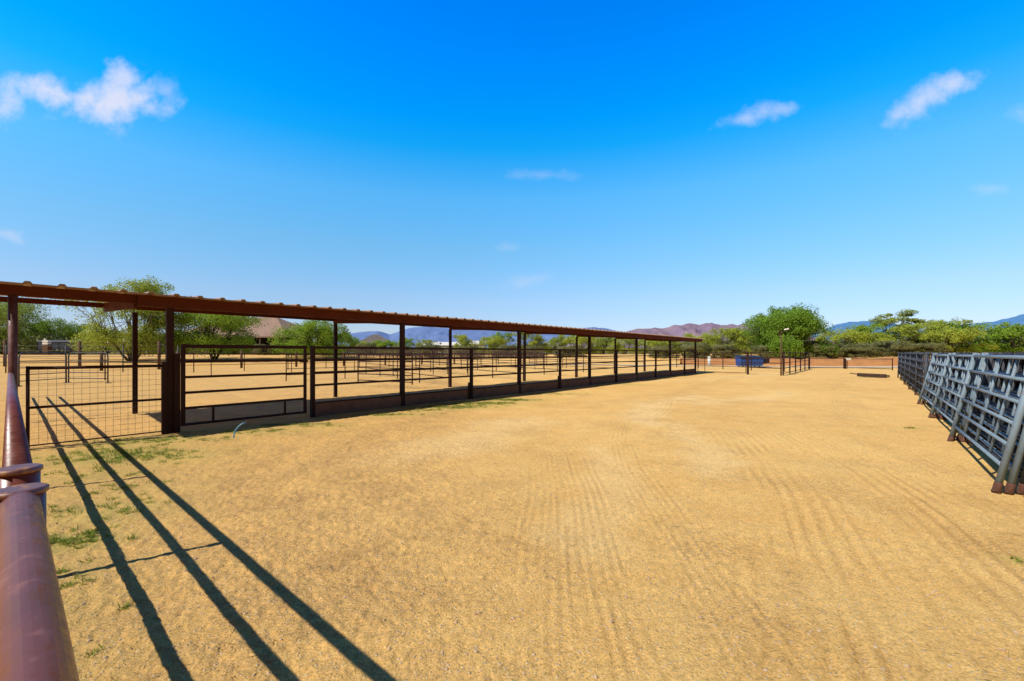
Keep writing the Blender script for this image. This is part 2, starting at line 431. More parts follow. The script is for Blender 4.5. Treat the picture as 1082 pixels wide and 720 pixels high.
def build_ground():
    th = np.concatenate([np.linspace(R(22), R(158), 900), np.linspace(R(162), R(378), 55)])
    rr = np.concatenate([np.array([0.05, 0.3, 0.6]), np.geomspace(0.9, 28, 640), np.geomspace(28.6, 90, 90), np.geomspace(95, 9000, 40)])
    T, RR = np.meshgrid(th, rr)
    X = (RR * np.cos(T)).ravel(); Y = (RR * np.sin(T)).ravel()
    Z, rut, green, pale, left = ground_h(X, Y)
    nt, nr = len(th), len(rr)
    i = np.arange(nr - 1)[:, None]; k = np.arange(nt)[None, :]; k2 = (k + 1) % nt
    quads = np.stack([i * nt + k, i * nt + k2, (i + 1) * nt + k2, (i + 1) * nt + k], -1).reshape(-1, 4)[:, ::-1]
    co = np.stack([X, Y, Z], 1)
    me = bpy.data.meshes.new('ground')
    me.vertices.add(len(co)); me.vertices.foreach_set('co', co.ravel())
    me.loops.add(quads.size); me.loops.foreach_set('vertex_index', quads.ravel().astype(np.int32))
    me.polygons.add(len(quads)); me.polygons.foreach_set('loop_start', np.arange(0, quads.size, 4, dtype=np.int32))
    me.polygons.foreach_set('use_smooth', np.ones(len(quads), bool))
    me.update(calc_edges=True)
    a = me.color_attributes.new('masks', 'FLOAT_COLOR', 'POINT')
    a.data.foreach_set('color', np.stack([rut, green, pale, left], 1).astype(np.float32).ravel())
    # material
    m, nt_, b = newmat('desert_sand')
    geo = nt_.nodes.new('ShaderNodeNewGeometry').outputs['Position']
    at_ = nt_.nodes.new('ShaderNodeVertexColor'); at_.layer_name = 'masks'
    sep = nt_.nodes.new('ShaderNodeSeparateColor'); nt_.links.new(at_.outputs['Color'], sep.inputs[0])
    big = noise(nt_, 0.22, 5, geo); mid = noise(nt_, 1.6, 6, geo, 0.62); sm = noise(nt_, 14, 6, geo, 0.7); gr = noise(nt_, 60, 6, geo, 0.8)
    c = mix(nt_, ramp(nt_, big.outputs[0], [(0.36, 0.0), (0.64, 1.0)]).outputs[0], (0.83, 0.505, 0.16), (0.74, 0.425, 0.125))
    c = mix(nt_, ramp(nt_, mid.outputs[0], [(0.4, 0.0), (0.75, 0.7)]).outputs[0], c, (0.88, 0.575, 0.205))
    lf = mix(nt_, ramp(nt_, mid.outputs[0], [(0.35, 0.0), (0.65, 1.0)]).outputs[0], (0.60, 0.35, 0.12), (0.77, 0.45, 0.135))
    c = mix(nt_, math_n(nt_, 'MULTIPLY', at_.outputs['Alpha'], 0.85), c, lf)
    c = mix(nt_, math_n(nt_, 'MULTIPLY', sep.outputs[2], 0.8), c, (0.90, 0.63, 0.28))
    c = mix(nt_, math_n(nt_, 'MULTIPLY', sep.outputs[0], 0.55), c, (0.52, 0.295, 0.095))
    # grain: dark and pale specks, pebbles
    sp = ramp(nt_, sm.outputs[0], [(0.30, 0.78), (0.5, 1.0), (0.72, 1.1)])
    c = mix(nt_, 1.0, c, sp.outputs[0], 'MULTIPLY')
    sp2 = ramp(nt_, gr.outputs[0], [(0.37, 0.55), (0.46, 0.97), (0.52, 1.04), (0.63, 1.4)])
    c = mix(nt_, 0.9, c, sp2.outputs[0], 'MULTIPLY')
    vo = nt_.nodes.new('ShaderNodeTexVoronoi'); vo.inputs['Scale'].default_value = 34; nt_.links.new(geo, vo.inputs['Vector'])
    dots = ramp(nt_, vo.outputs['Distance'], [(0.16, 1.0), (0.26, 0.0)])
    pick = ramp(nt_, vo.outputs['Color'], [(0.62, 0.0), (0.64, 1.0)])
    pc = nt_.nodes.new('ShaderNodeHueSaturation'); nt_.links.new(vo.outputs['Color'], pc.inputs['Color']); pc.inputs['Saturation'].default_value = 0.0
    peb = mix(nt_, pc.outputs[0], (0.25, 0.155, 0.075), (0.74, 0.60, 0.40))
    c = mix(nt_, math_n(nt_, 'MULTIPLY', dots.outputs[0], pick.outputs[0]), c, peb)
    gl2 = noise(nt_, 95, 3, geo, 0.6)
    tone = ramp(nt_, gl2.outputs[0], [(0.34, 0.0), (0.42, 1.0)])
    c = mix(nt_, math_n(nt_, 'MULTIPLY', math_n(nt_, 'SUBTRACT', 1.0, tone.outputs[0]), math_n(nt_, 'ADD', math_n(nt_, 'MULTIPLY', at_.outputs['Alpha'], .55), .25)), c, (0.30, 0.17, 0.09))
    tone2 = ramp(nt_, gl2.outputs[0], [(0.60, 0.0), (0.68, 1.0)])
    c = mix(nt_, math_n(nt_, 'MULTIPLY', tone2.outputs[0], 0.65), c, (0.93, 0.72, 0.44))
    # stalky debris in patches
    deb = noise(nt_, 0.9, 5, geo, 0.7)
    mp = nt_.nodes.new('ShaderNodeMapping'); mp.inputs['Rotation'].default_value = (0, 0, 0.6); mp.inputs['Scale'].default_value = (30, 90, 30); nt_.links.new(geo, mp.inputs['Vector'])
    st = noise(nt_, 1.0, 3, mp.outputs[0], 0.6)
    dm = math_n(nt_, 'MULTIPLY', ramp(nt_, deb.outputs[0], [(0.50, 0.0), (0.62, 1.0)]).outputs[0], ramp(nt_, st.outputs[0], [(0.53, 0.0), (0.60, 1.0)]).outputs[0])
    c = mix(nt_, math_n(nt_, 'MULTIPLY', dm, 0.65), c, (0.27, 0.17, 0.09))
    # greenish tint where grass grows, olive scrub floor far away
    gn = math_n(nt_, 'MULTIPLY', sep.outputs[1], ramp(nt_, sm.outputs[0], [(0.3, 0.1), (0.6, 1.0)]).outputs[0])
    c = mix(nt_, math_n(nt_, 'MULTIPLY', gn, 0.85), c, (0.36, 0.35, 0.09))
    sx = nt_.nodes.new('ShaderNodeVectorMath'); sx.operation = 'LENGTH'; nt_.links.new(geo, sx.inputs[0])
    far = nt_.nodes.new('ShaderNodeMapRange'); far.inputs[1].default_value = 95; far.inputs[2].default_value = 220; nt_.links.new(sx.outputs['Value'], far.inputs[0])
    c = mix(nt_, far.outputs[0], c, (0.22, 0.19, 0.09))
    nt_.links.new(c, b.inputs['Base Color'])
    b.inputs['Roughness'].default_value = 0.95; b.inputs['Specular IOR Level'].default_value = 0.1
    hsum = math_n(nt_, 'ADD', math_n(nt_, 'MULTIPLY', sm.outputs[0], 0.55), math_n(nt_, 'MULTIPLY', gr.outputs[0], 0.6))
    hsum = math_n(nt_, 'ADD', hsum, math_n(nt_, 'MULTIPLY', dots.outputs[0], 0.25))
    bump(nt_, b, hsum, 0.9, 0.022)
    me.materials.append(m)
    o = bpy.data.objects.new('ground', me); COL.objects.link(o); o['kind'] = 'structure'
    return o


build_ground()

# pale dirt road beyond the lane's far gate, and the earth bank behind it
def strip(name, mat, pts, prof):
    """sweep a cross-section (offset, height) along a ground polyline"""
    mb = MB(); n = len(prof); rg = random.Random(5)
    for i, p in enumerate(pts):
        a = Vector(pts[max(0, i - 1)]); c = Vector(pts[min(len(pts) - 1, i + 1)])
        d = (c - a).normalized(); nn = Vector((-d.y, d.x))
        for (o, z) in prof:
            q = Vector(p) + nn * o
            mb.v.append((q.x, q.y, gz(q.x, q.y) + z * (0.8 + 0.4 * rg.random()) if z > 0.1 else gz(q.x, q.y) + z))
    for i in range(len(pts) - 1):
        for k in range(n - 1):
            mb.f.append((i * n + k, (i + 1) * n + k, (i + 1) * n + k + 1, i * n + k + 1)); mb.smooth.append(True)
    o = mb.build(name, mat); o['kind'] = 'structure'
    return o


M['road'] = simple('pale_dirt_road', (0.66, 0.52, 0.36), (0.55, 0.41, 0.26), 0.8, 0.95)
M['bank'] = simple('orange_earth_bank', (0.48, 0.22, 0.075), (0.36, 0.16, 0.06), 0.9, 0.95, 0.05)
rp = [((u - U0) / 450 * d, d) for u, d in [(560, 60), (640, 56), (720, 52.5), (800, 50), (880, 47.5), (960, 46), (1040, 45), (1140, 44), (1300, 43)]]
strip('dirt_road', M['road'], rp, [(-1.8, 0.03), (0, 0.05), (1.8, 0.03)])
bp = []
for (x, y) in rp[2:]:
    k = 1 + 4.6 / math.hypot(x, y); bp.append((x * k, y * k))
bp2 = spline(bp, 8)
strip('earth_bank', M['bank'], bp2, [(-1.4, -0.05), (-0.9, 0.35), (-0.3, 0.68), (0.5, 0.8), (1.6, 0.72), (2.6, 0.3), (3.4, -0.05)])


# ------------------------------------------------------------------ shade shelter
SL, SR, DEP = -2.45, 34.4, 4.2
sh = empty('shade_shelter', P0, ROT, 'long open shade shelter with corrugated tan roof and rust-red beam on brown posts', 'shelter')


def roof_z(t):          # underside of the sheet
    return 2.70 + 0.045 * t


mb = MB()
prof = []
x = SL; sp = 0.385
xs = []
while x < SR:
    for dx, dz in ((0, 0), (0.13, 0), (0.16, 0.038), (0.215, 0.038), (0.245, 0)):
        xs.append((x + dx, dz))
    x += sp
T0, T1 = -0.30, DEP + 0.35
for th_, up in ((0.0, 1), (0.022, 0)):
    pass
b0 = len(mb.v)
for (xx, dz) in xs:
    for tt in (T0, T1):
        mb.v.append((xx, tt, roof_z(tt) + 0.03 + dz)); mb.v.append((xx, tt, roof_z(tt) + 0.003 + dz))
for i in range(len(xs) - 1):
    a = b0 + i * 4; c = a + 4
    mb.f += [(a, c, c + 2, a + 2), (a + 1, a + 3, c + 3, c + 1), (a, a + 1, c + 1, c), (a + 2, c + 2, c + 3, a + 3)]
    mb.smooth += [False] * 4
mb.f += [(b0, b0 + 2, b0 + 3, b0 + 1)]; mb.smooth += [False]
mb.build('roof', M['roof'], sh)
# front eave purlin (left stretch), deep fascia beam (from the first bay on), rear beam, end rafter, purlins
MB().box(((SL - .40) / 2, 0.02, 2.615), (-.40 - SL, 0.10, 0.17)).build('eave_purlin', M['beam'], sh)
mb = MB()
mb.box(((SR - .5) / 2 - 0.0, -0.06, 2.595), (SR + .5 - .0, 0.05, 0.22))
mb.box(((SR - .5) / 2, 0.0, 2.5), (SR + .5 - .01, 0.165, 0.02)); mb.box(((SR - .5) / 2, 0.0, 2.69 - 0.012), (SR + .48, 0.06, 0.015))
mb.build('fascia_beam', M['beam'], sh)
MB().box(((SL + SR) / 2, DEP, 2.80), (SR - SL, 0.08, 0.12)).build('rear_beam', M['beam'], sh)
for k, s in enumerate([-0.5] + [5.5 * i for i in range(1, 7)] + [SR - 0.05]):
    z0 = 0.0 if k else -0.03
    MB().bar((s, 0.09, 2.585 + z0), (s, DEP - 0.05, 2.76 + z0 * .5), 0.06, 0.21).build('rafter', M['beam'], sh)
for t_ in (1.05, 2.1, 3.15):
    MB().box(((SL + SR) / 2, t_, roof_z(t_) - 0.015), (SR - SL - .1, 0.05, 0.03)).build('purlin', M['brown'], sh)
fp = MB().box((0, 0, 1.2), (0.115, 0.115, 2.6)).mesh('post', M['brown'])
bpst = MB().box((0, 0, 1.29), (0.10, 0.10, 2.78)).mesh('post', M['brown'])
for i in range(7):
    o = bpy.data.objects.new('post', fp); COL.objects.link(o); o.parent = sh; o.location = (5.5 * i, 0.03, -0.012)
    o = bpy.data.objects.new('post', bpst); COL.objects.link(o); o.parent = sh; o.location = (5.5 * i + .08, DEP, -0.012)
for s, t_ in ((-2.03, 0.0), (-2.03, DEP)):
    MB().tube([(s, t_, -0.1), (s, t_, 2.53 + t_ * .03)], 0.055, 14).build('post', M['brown'] if t_ else M['maroon'], sh)

# ------------------------------------------------------------------ gate and rail panels under the shelter's front edge
RZ = (1.735, 1.42, 1.105, 0.79)
YF = -0.02


def front_gate(s0, s1, label):
    g = empty('pipe_gate', W(s0, YF), ROT, label, 'gate')
    L = s1 - s0
    MB().box((0.035, 0, 0.95), (0.07, 0.05, 1.66)).build('stile', M['brown'], g); MB().box((L - 0.03, 0, 0.95), (0.06, 0.05, 1.66)).build('stile', M['brown'], g)
    mb = MB()
    for i, z in enumerate(RZ + (0.475, 0.145)):
        mb.bar((0.07, 0, z), (L - 0.06, 0, z), 0.045 if i else .055, 0.05 if i else 0.075)
    mb.build('rails', M['brown'], g)
    for xx in (0.55, L - 0.5):
        MB().box((xx, 0, 0.31), (0.04, 0.04, 0.30)).build('upright', M['brown'], g)
    MB().box((L - 0.06, 0.0, 1.40), (0.16, 0.09, 0.07)).build('latch', M['brown'], g)
    return g


front_gate(0.17, 2.66, 'brown five-rail pipe gate under the shelter, next to the wire mesh gate')
ords = ['first', 'second', 'third', 'fourth', 'fifth', 'sixth', 'seventh', 'eighth', 'ninth', 'tenth', 'eleventh', 'twelfth', 'thirteenth', 'fourteenth']
k = 0
proto = None
for i in range(1, 12):
    s0 = 2.75 * i + (0.07 if i % 2 == 0 else 0.02); s1 = 2.75 * (i + 1) - (0.07 if i % 2 == 1 else 0.0)
    lab = f'brown rail panel with kick board, {ords[k]} from the five-rail gate along the shelter'
    if proto is None or True:
        p = empty('rail_panel', W(s0, YF), ROT, lab, 'fence panel', 'brown rail panels along the shelter front')
        L = s1 - s0
        mb = MB()
        for q, z in enumerate(RZ):
            mb.bar((0, 0, z), (L, 0, z), 0.045, 0.052 if q else 0.062)
        mb.build('rails', M['brown'], p)
        MB().box((L / 2, 0.03, 0.155), (L, 0.05, 0.34)).build('kick_board', M['kick'], p)
        MB().box((L / 2, 0.03, 0.345), (L, 0.07, 0.035)).build('cap_rail', M['brown'], p)
        if i % 2 == 1:
            MB().box((0.045, 0.0, 0.87), (0.09, 0.09, 1.80)).build('post', M['brown'], p)
            MB().box((0.035, -0.055, 1.36), (0.08, 0.03, 0.09)).build('latch', M['brown'], p)
        else:
            MB().box((L - .04, 0.0, 0.3), (0.05, 0.08, 0.55)).build('upright', M['brown'], p)
    k += 1

# wire mesh gate left of the first post
g = empty('mesh_gate', W(-1.9, YF), ROT, 'low brown gate filled with square wire mesh, at the corner of the maroon pipe fence', 'gate')
mb = MB().tube([(0.03, 0, 0.03), (0.03, 0, 1.38)], 0.024, 10); mb.build('stile', M['brown'], g)
MB().box((1.80, 0, 0.72), (0.075, 0.075, 1.40)).build('stile', M['brown'], g)
for z, r_ in ((1.345, 0.028), (0.69, 0.022), (0.06, 0.012)):
    MB().tube([(0.05, 0, z), (1.77, 0, z)], r_, 8).build('rail', M['brown'], g)
mb = MB()
for i in range(1, 17):
    mb.tube([(0.05 + i * 0.102, 0.024, 0.06), (0.05 + i * 0.102, 0.024, 1.33)], 0.0022, 4)
for i in range(1, 13):
    mb.tube([(0.05, 0.027, 0.06 + i * 0.102), (1.77, 0.027, 0.06 + i * 0.102)], 0.0022, 4)
mb.build('wire_mesh', M['galv'], g)
# gate post fixed beside the shelter's first post
MB().box((0, 0, 0.70), (0.10, 0.11, 1.75)).build('post', M['brown'], sh).location = (0.105, 0.0, 0)
MB().box((0, 0, 0.70), (0.06, 0.09, 1.42)).build('post', M['brown'], sh).location = (-0.10, 0.0, 0)

# ------------------------------------------------------------------ foreground pipe fence, right beside the camera
SF, TC = -2.053, -10.67
def pipe_fence(t0, t1, posts, label, capped):
    L = t1 - t0
    f = empty('pipe_fence', W(SF, t0), ROT + math.pi / 2, label, 'fence', 'maroon pipe fence sections')
    # local x runs along the fence
    for i, z in enumerate((1.255, 0.93, 0.57, 0.15)):
        MB().tube([(0, 0, z), (L, 0, z)], 0.031 if i == 0 else 0.027, 24).build('rail', M['pipe'], f)
    for x_, r_ in posts:
        p_ = MB().tube([(x_, 0, -0.2), (x_, 0, 1.272 if r_ > 0.035 else 1.24)], r_, 24).build('post', M['pipe'], f)
        if r_ > 0.035:
            MB().tube([(x_, 0, 1.2725), (x_, 0, 1.283), (x_, 0, 1.2865)], [r_ + 0.005, r_ + 0.005, r_ - .002], 28).build('cap', M['cap'], p_)
    return f


pipe_fence(TC - 2.5, TC + 1.52, [(4.02, 0.041), (0.9, 0.026)], 'maroon pipe fence section with capped end post, close beside the viewer', True)
pipe_fence(TC + 1.80, -0.08, [(0.0, 0.041), (2.68, 0.027), (5.7, 0.027), (8.72, 0.03)], 'maroon pipe fence section running up to the wire mesh gate', True)
pipe_fence(0.10, 12.2, [(0.06, 0.03), (3.1, 0.02), (6.1, 0.02), (9.1, 0.02), (12.1, 0.03)], 'maroon pipe fence section running on behind the mesh gate', True)

# ------------------------------------------------------------------ fences of the pens behind the shelter
def rail_fence(a, b, zs, post_every, post_h, post_r, mat, name, label, cat, group=None, rr=0.022, mat2=None, square=False, n=6):
    a = Vector(a); b = Vector(b); d = b - a; L = d.length; rz = math.atan2(d.y, d.x)
    f = empty(name, (a.x, a.y, 0), rz, label, cat, group)
    m = max(1, round(L / post_every))
    ca, sa = math.cos(rz), math.sin(rz)
    gl = lambda x_: gz(a.x + ca * x_, a.y + sa * x_)
    mb = MB()
    for z in zs:
        mb.tube([(L * i / m, 0, gl(L * i / m) + z) for i in range(m + 1)], rr, n)
    mb.build('rails', mat2 or mat, f)
    for i in range(m + 1):
        x_ = L * i / m
        q = MB()
        if square: q.box((x_, 0, gl(x_) + post_h / 2 - .1), (post_r * 2, post_r * 2, post_h + .2))
        else: q.tube([(x_, 0, gl(x_) - 0.1), (x_, 0, gl(x_) + post_h)], post_r, 8)
        q.build('post', mat, f)
    return f


dv = Vector((-0.647 * 1.0, 1.0, 0)).normalized()      # the pens' side fences run at a slight angle
for i, s in enumerate((11, 16.5, 22, 27.5, 33)):
    a = W(s + .08, DEP + .1)
    b = a + dv * (17 if i else 15)
    rail_fence(a, b, (1.5, 1.15, 0.8, 0.45), 3.7, 1.55, 0.03, M['brown'], 'pen_fence',
               f'brown four-rail pen fence running back from the shelter, {ords[i]} beyond the half-open gate', 'fence', 'fences between the horse pens')
for s in (5.6, 0.1, 38):
    pass
rail_fence(W(8, 14.5), W(36, 14.5), (1.5, 1.1, 0.7, 0.35), 3.6, 1.55, 0.03, M['brown'], 'pen_fence', 'brown four-rail fence crossing the pens halfway back behind the shelter', 'fence', None, 0.02)
rail_fence(W(4, 31.5), W(44, 31), (1.5, 1.05, 0.6), 3.6, 1.6, 0.035, M['brown'], 'pen_fence', 'brown three-rail fence crossing behind the pens, before the thick wooden posts', 'fence', None, 0.024)
rail_fence(at(-60, 33), at(188, 36), (2.15, 1.75, 1.3, 0.85), 4.2, 2.2, 0.04, M['paneldk'], 'pen_fence', 'grey four-rail pipe fence just behind the corral panels', 'fence', None, 0.022)
rail_fence(W(-9, 24), W(44, 24), (1.55, 1.1), 5.3, 1.6, 0.028, M['brown'], 'pen_fence', 'thin brown pipe fence with one high rail across the back of the pens', 'fence', None, 0.012)
rail_fence(W(-2, 42.5), W(40, 36), (1.45, 0.75), 5.4, 1.75, 0.12, M['oldwood'], 'post_fence', 'rustic fence of thick wooden posts and thin rails far across the pens', 'fence', None, 0.018, M['brown'])
rail_fence(at(-140, 46), at(168, 41), (2.55, 1.75, .95), 8.6, 2.75, 0.13, M['oldwood'], 'post_fence', 'dark fence of tall wooden posts and thin rails behind the corral panels', 'fence', None, 0.022, M['brown'])
# an interior gate standing half open in the second pen
g = empty('pipe_gate', W(9.4, DEP + .6), math.atan2(-.55, 1.0) + math.pi, 'brown pipe gate standing half open in the pen behind the shelter', 'gate')
mb = MB()
for z in (1.5, 1.2, 0.9, 0.6, 0.3): mb.tube([(0, 0, z), (3.4, 0, z)], 0.022, 8)
mb.build('rails', M['brown'], g)
for x_ in (0, 3.4): MB().tube([(x_, 0, 0.2), (x_, 0, 1.55)], 0.028, 8).build('stile', M['brown'], g)
# weathered board fence far behind the pens
a, b = at(185, 82), at(575, 76)
d = b - a; L = d.length; rz = math.atan2(d.y, d.x)
f = empty('board_fence', (a.x, a.y, 0), rz, 'long weathered grey-brown board fence far behind the pens', 'fence')
rg = random.Random(3); mb = MB(); x_ = 0
while x_ < L:
    w_ = rg.uniform(0.12, 0.2); hh = rg.uniform(1.25, 1.7)
    zz = gz(a.x + math.cos(rz) * x_, a.y + math.sin(rz) * x_)
    mb.box((x_, rg.uniform(-.03, .03), zz + hh / 2), (w_, 0.03, hh)); x_ += w_ + rg.uniform(0.03, 0.22)
mb.build('boards', M['greywood'], f)
mb = MB()
for z in (0.5, 1.2):
    mb.bar((0, 0.06, gz(a.x, a.y) + z), (L, 0.06, gz(b.x, b.y) + z), 0.05, 0.1)
mb.build('rails', M['greywood'], f)

# grey round-cornered corral panels standing behind the mesh gate
def corral_panel(a, b, h, label):
    a = Vector(a); b = Vector(b); d = b - a; L = Vector((d.x, d.y)).length; rz = math.atan2(d.y, d.x)
    f = empty('corral_panel', (a.x, a.y, 0), rz, label, 'livestock panel', 'round-cornered corral panels')
    c = 0.22
    pts = [(0, 0, 0)] + [(c - c * math.cos(q), 0, h - c + c * math.sin(q)) for q in [R(15 * j) for j in range(7)]]
    pts += [(L - c + c * math.sin(q), 0, h - c + c * math.cos(q)) for q in [R(15 * j) for j in range(7)]] + [(L, 0, 0)]
    MB().tube(pts, 0.03, 10).build('frame', M['paneldk'], f)
    mb = MB()
    for z in (0.25, 0.55, 0.88, 1.2): mb.tube([(0, 0, z), (L, 0, z)], 0.021, 8)
    mb.build('rails', M['paneldk'], f)
    for x_ in (-.03, L + .03): MB().box((x_, 0, 0.02), (0.3, 0.08, 0.04)).build('foot', M['paneldk'], f)
    return f


corral_panel(at(20, 20.2), at(70, 22.6), 1.6, 'grey round-cornered corral panel nearer the maroon roof post')
corral_panel(at(72.5, 22.6), at(114, 22.3), 1.6, 'grey round-cornered corral panel nearer the pale branching tree')

# ------------------------------------------------------------------ stacked livestock panels along the right side
PL, PH = 3.62, 1.60


def panel_meshes(mat, n_up=3, feet=True, low=False):
    ms = []
    st = MB()
    st2 = MB()
    for q, x_ in ((st, 0.035), (st2, PL - 0.035)):
        q.tube([(x_, 0, 0.10 if feet else 0.0), (x_, 0, PH + 0.03)], 0.033, 12)
    ms += [('stile', st.mesh('stile', mat)), ('stile', st2.mesh('stile', mat))]
    rl = MB()
    for z in (0.30, 0.55, 0.80, 1.05, 1.31, PH - 0.03) + ((0.14,) if low else ()):  # low adds an extra bottom rail to darken the ground beneath
        rl.tube([(0.05, 0, z), (PL - 0.05, 0, z)], 0.0215, 10)
    ms.append(('rails', rl.mesh('rails', mat)))
    for i in range(n_up):
        x_ = PL * (i + 1) / (n_up + 1)
        ms.append(('upright', MB().tube([(x_, -0.022, 0.28), (x_, -0.022, PH - .02)], 0.018, 8).mesh('upright', mat)))
    if feet:
        for x_ in (0.035, PL - 0.035):
            ms.append(('foot', MB().tube([(x_, 0, -0.01), (x_, 0, 0.03), (x_, 0, 0.115)], [0.042, 0.039, 0.038], 12).mesh('foot', M['foot'])))
    return ms


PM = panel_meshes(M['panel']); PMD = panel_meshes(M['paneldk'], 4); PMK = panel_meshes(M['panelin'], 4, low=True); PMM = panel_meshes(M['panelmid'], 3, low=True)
CAPM = MB().tube([(0.035, 0, PH + 0.02), (0.035, 0, PH + 0.12)], 0.04, 10).mesh('cap', M['orange'])
CAPB = MB().tube([(0.035, 0, PH + 0.02), (0.035, 0, PH + 0.12)], 0.04, 10).mesh('cap', M['panel'])


def put_panel(s, t, lean, label, meshes, group, yaw=0.0, caps=None):
    p = empty('livestock_panel', W(s, t), 0, label, 'livestock panel', group)
    # local x along the row, local y away from the lane (towards -N)
    p.rotation_euler = (Matrix.Rotation(ROT + yaw, 4, 'Z') @ Matrix.Rotation(lean, 4, 'X')).to_euler()
    for nm, me in meshes:
        o = bpy.data.objects.new(nm, me); COL.objects.link(o); o.parent = p
    if caps:
        o = bpy.data.objects.new('cap', caps); COL.objects.link(o); o.parent = p
        o = bpy.data.objects.new('cap', caps); COL.objects.link(o); o.parent = p; o.location = (1.6, 0, 0)
    return p


rg = random.Random(8)
lay = ['outermost', 'second', 'third', 'fourth', 'fifth', 'sixth', 'seventh', 'eighth', 'ninth', 'tenth']
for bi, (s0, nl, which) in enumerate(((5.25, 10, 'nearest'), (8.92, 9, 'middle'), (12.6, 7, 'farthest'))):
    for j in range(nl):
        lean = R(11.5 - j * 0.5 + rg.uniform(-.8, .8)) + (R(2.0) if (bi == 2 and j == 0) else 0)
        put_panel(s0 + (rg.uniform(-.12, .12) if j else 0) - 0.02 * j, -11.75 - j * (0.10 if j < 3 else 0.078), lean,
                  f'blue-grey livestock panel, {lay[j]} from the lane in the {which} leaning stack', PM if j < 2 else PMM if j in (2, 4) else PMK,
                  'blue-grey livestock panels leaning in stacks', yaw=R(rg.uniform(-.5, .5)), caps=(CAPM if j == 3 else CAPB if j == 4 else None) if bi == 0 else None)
# row of dull upright panels carrying on to the far gate
for i in range(5):
    for j in range(3):
        put_panel(16.35 + i * 3.66 + rg.uniform(-.05, .05), -11.9 - j * 0.14, R(2.0 + rg.uniform(-.6, .6)),
                  f'dull upright panel, {lay[j]} layer from the lane, {ords[i]} place beyond the leaning stacks', PMD,
                  'dull grey panels standing upright in a row')
# rail fence that the stacks lean on
rail_fence(W(1, -13.0), W(35, -13.0), (1.35, 1.0, 0.65, 0.3), 3.4, 1.5, 0.035, M['paneldk'], 'pipe_fence', 'dark pipe fence behind the stacked livestock panels', 'fence', None, 0.024)

# ------------------------------------------------------------------ cross fence and gate at the far end of the shelter
rz_c = ROT - math.pi / 2
g = empty('lane_gate', W(33.1, -0.1), rz_c, 'thin brown four-rail gate between the shelter end and the first short post', 'gate')
mb = MB()
for z in (1.62, 1.18, 0.74, 0.12): mb.tube([(0, 0, z), (3.45, 0, z)], 0.02, 6)
mb.build('rails', M['brown'], g)
for x_ in (0.03, 0.55, 3.42): MB().tube([(x_, 0, 0.1), (x_, 0, 1.66)], 0.022, 6).build('stile', M['brown'], g)
o = MB().box((0, 0, 0.82), (0.13, 0.13, 1.75)).build('gate_post', M['brown']); o.location = W(33.1, -3.65); o.rotation_euler = (0, 0, ROT)
tag(o, 'single brown square post between the far lane gate and a short rail section', 'post')
g = empty('rail_panel', W(33.1, -3.75), rz_c, 'brown rail section between the single square post and the light pole', 'fence panel')
mb = MB()
for z in (1.62, 1.25, 0.88, 0.5): mb.tube([(0, 0, z), (2.05, 0, z)], 0.022, 6)
mb.build('rails', M['brown'], g)
rail_fence(W(33.2, -5.85), W(49, -5.85), (1.62, 1.25, 0.88, 0.5, 0.14), 3.16, 1.72, 0.042, M['brown'], 'pipe_fence', 'brown rail fence with thick posts running back from the light pole', 'fence', None, 0.024, None, True)
rail_fence(W(40, -5.0), W(46, 6), (1.5, 1.1, 0.7, 0.3), 3.0, 1.6, 0.04, M['brown'], 'pipe_fence', 'brown rail fence behind the far gate, in front of the blue dumpster', 'fence')
# light pole
p = empty('light_pole', W(33.0, -5.75), rz_c, 'brown wooden pole with a white floodlight on a short arm', 'light pole')
MB().tube([(0, 0, -.2), (0, 0, 3.15)], [0.05, 0.042], 10).build('pole', M['oldwood'], p)
MB().bar((0, 0, 3.05), (0.32, 0, 3.2), 0.04, 0.04).build('arm', M['brown'], p)
MB().box((0.33, 0, 3.25), (0.28, 0.18, 0.08), mat=Matrix.Rotation(R(-12), 3, 'Y')).build('lamp_head', M['white'], p)
MB().box((-0.05, 0, 3.0), (0.16, 0.14, 0.22)).build('junction_box', M['brown'], p)

# far road gate
def road_gate(a, b, label):
    a = Vector(a); b = Vector(b); d = b - a; L = d.length; rz = math.atan2(d.y, d.x)
    g = empty('road_gate', (a.x, a.y, 0), rz, label, 'gate')
    mb = MB()
    for z in (1.02, 0.12): mb.tube([(0, 0, z), (L, 0, z)], 0.03, 6)
    mb.build('rails', M['brown'], g)
    mb = MB()
    for i in range(1, int(L / 0.16)):
        mb.tube([(i * .16, 0, .12), (i * .16, 0, 1.02)], 0.004, 4)
    mb.build('wire_mesh', M['galv'], g)
    for x_ in (0, L): MB().tube([(x_, 0, 0), (x_, 0, 1.1)], 0.04, 6).build('stile', M['brown'], g)


road_gate(W(49.2, -5.9), at(891.5, 43.0), 'low dark pipe gate by the road, on the side of the rail fence')
road_gate(at(895, 43.0), at(943, 39.0), 'low dark pipe gate by the road, on the side of the stacked panels')
p = empty('keypad_post', at(893, 42.6), 0, 'short dark post carrying a small white box between the two road gates', 'post')
MB().box((0, 0, 0.5), (0.12, 0.12, 1.1)).build('post', M['brown'], p)
MB().box((0.28, -0.02, 0.98), (0.42, 0.2, 0.22)).build('box', M['white'], p)

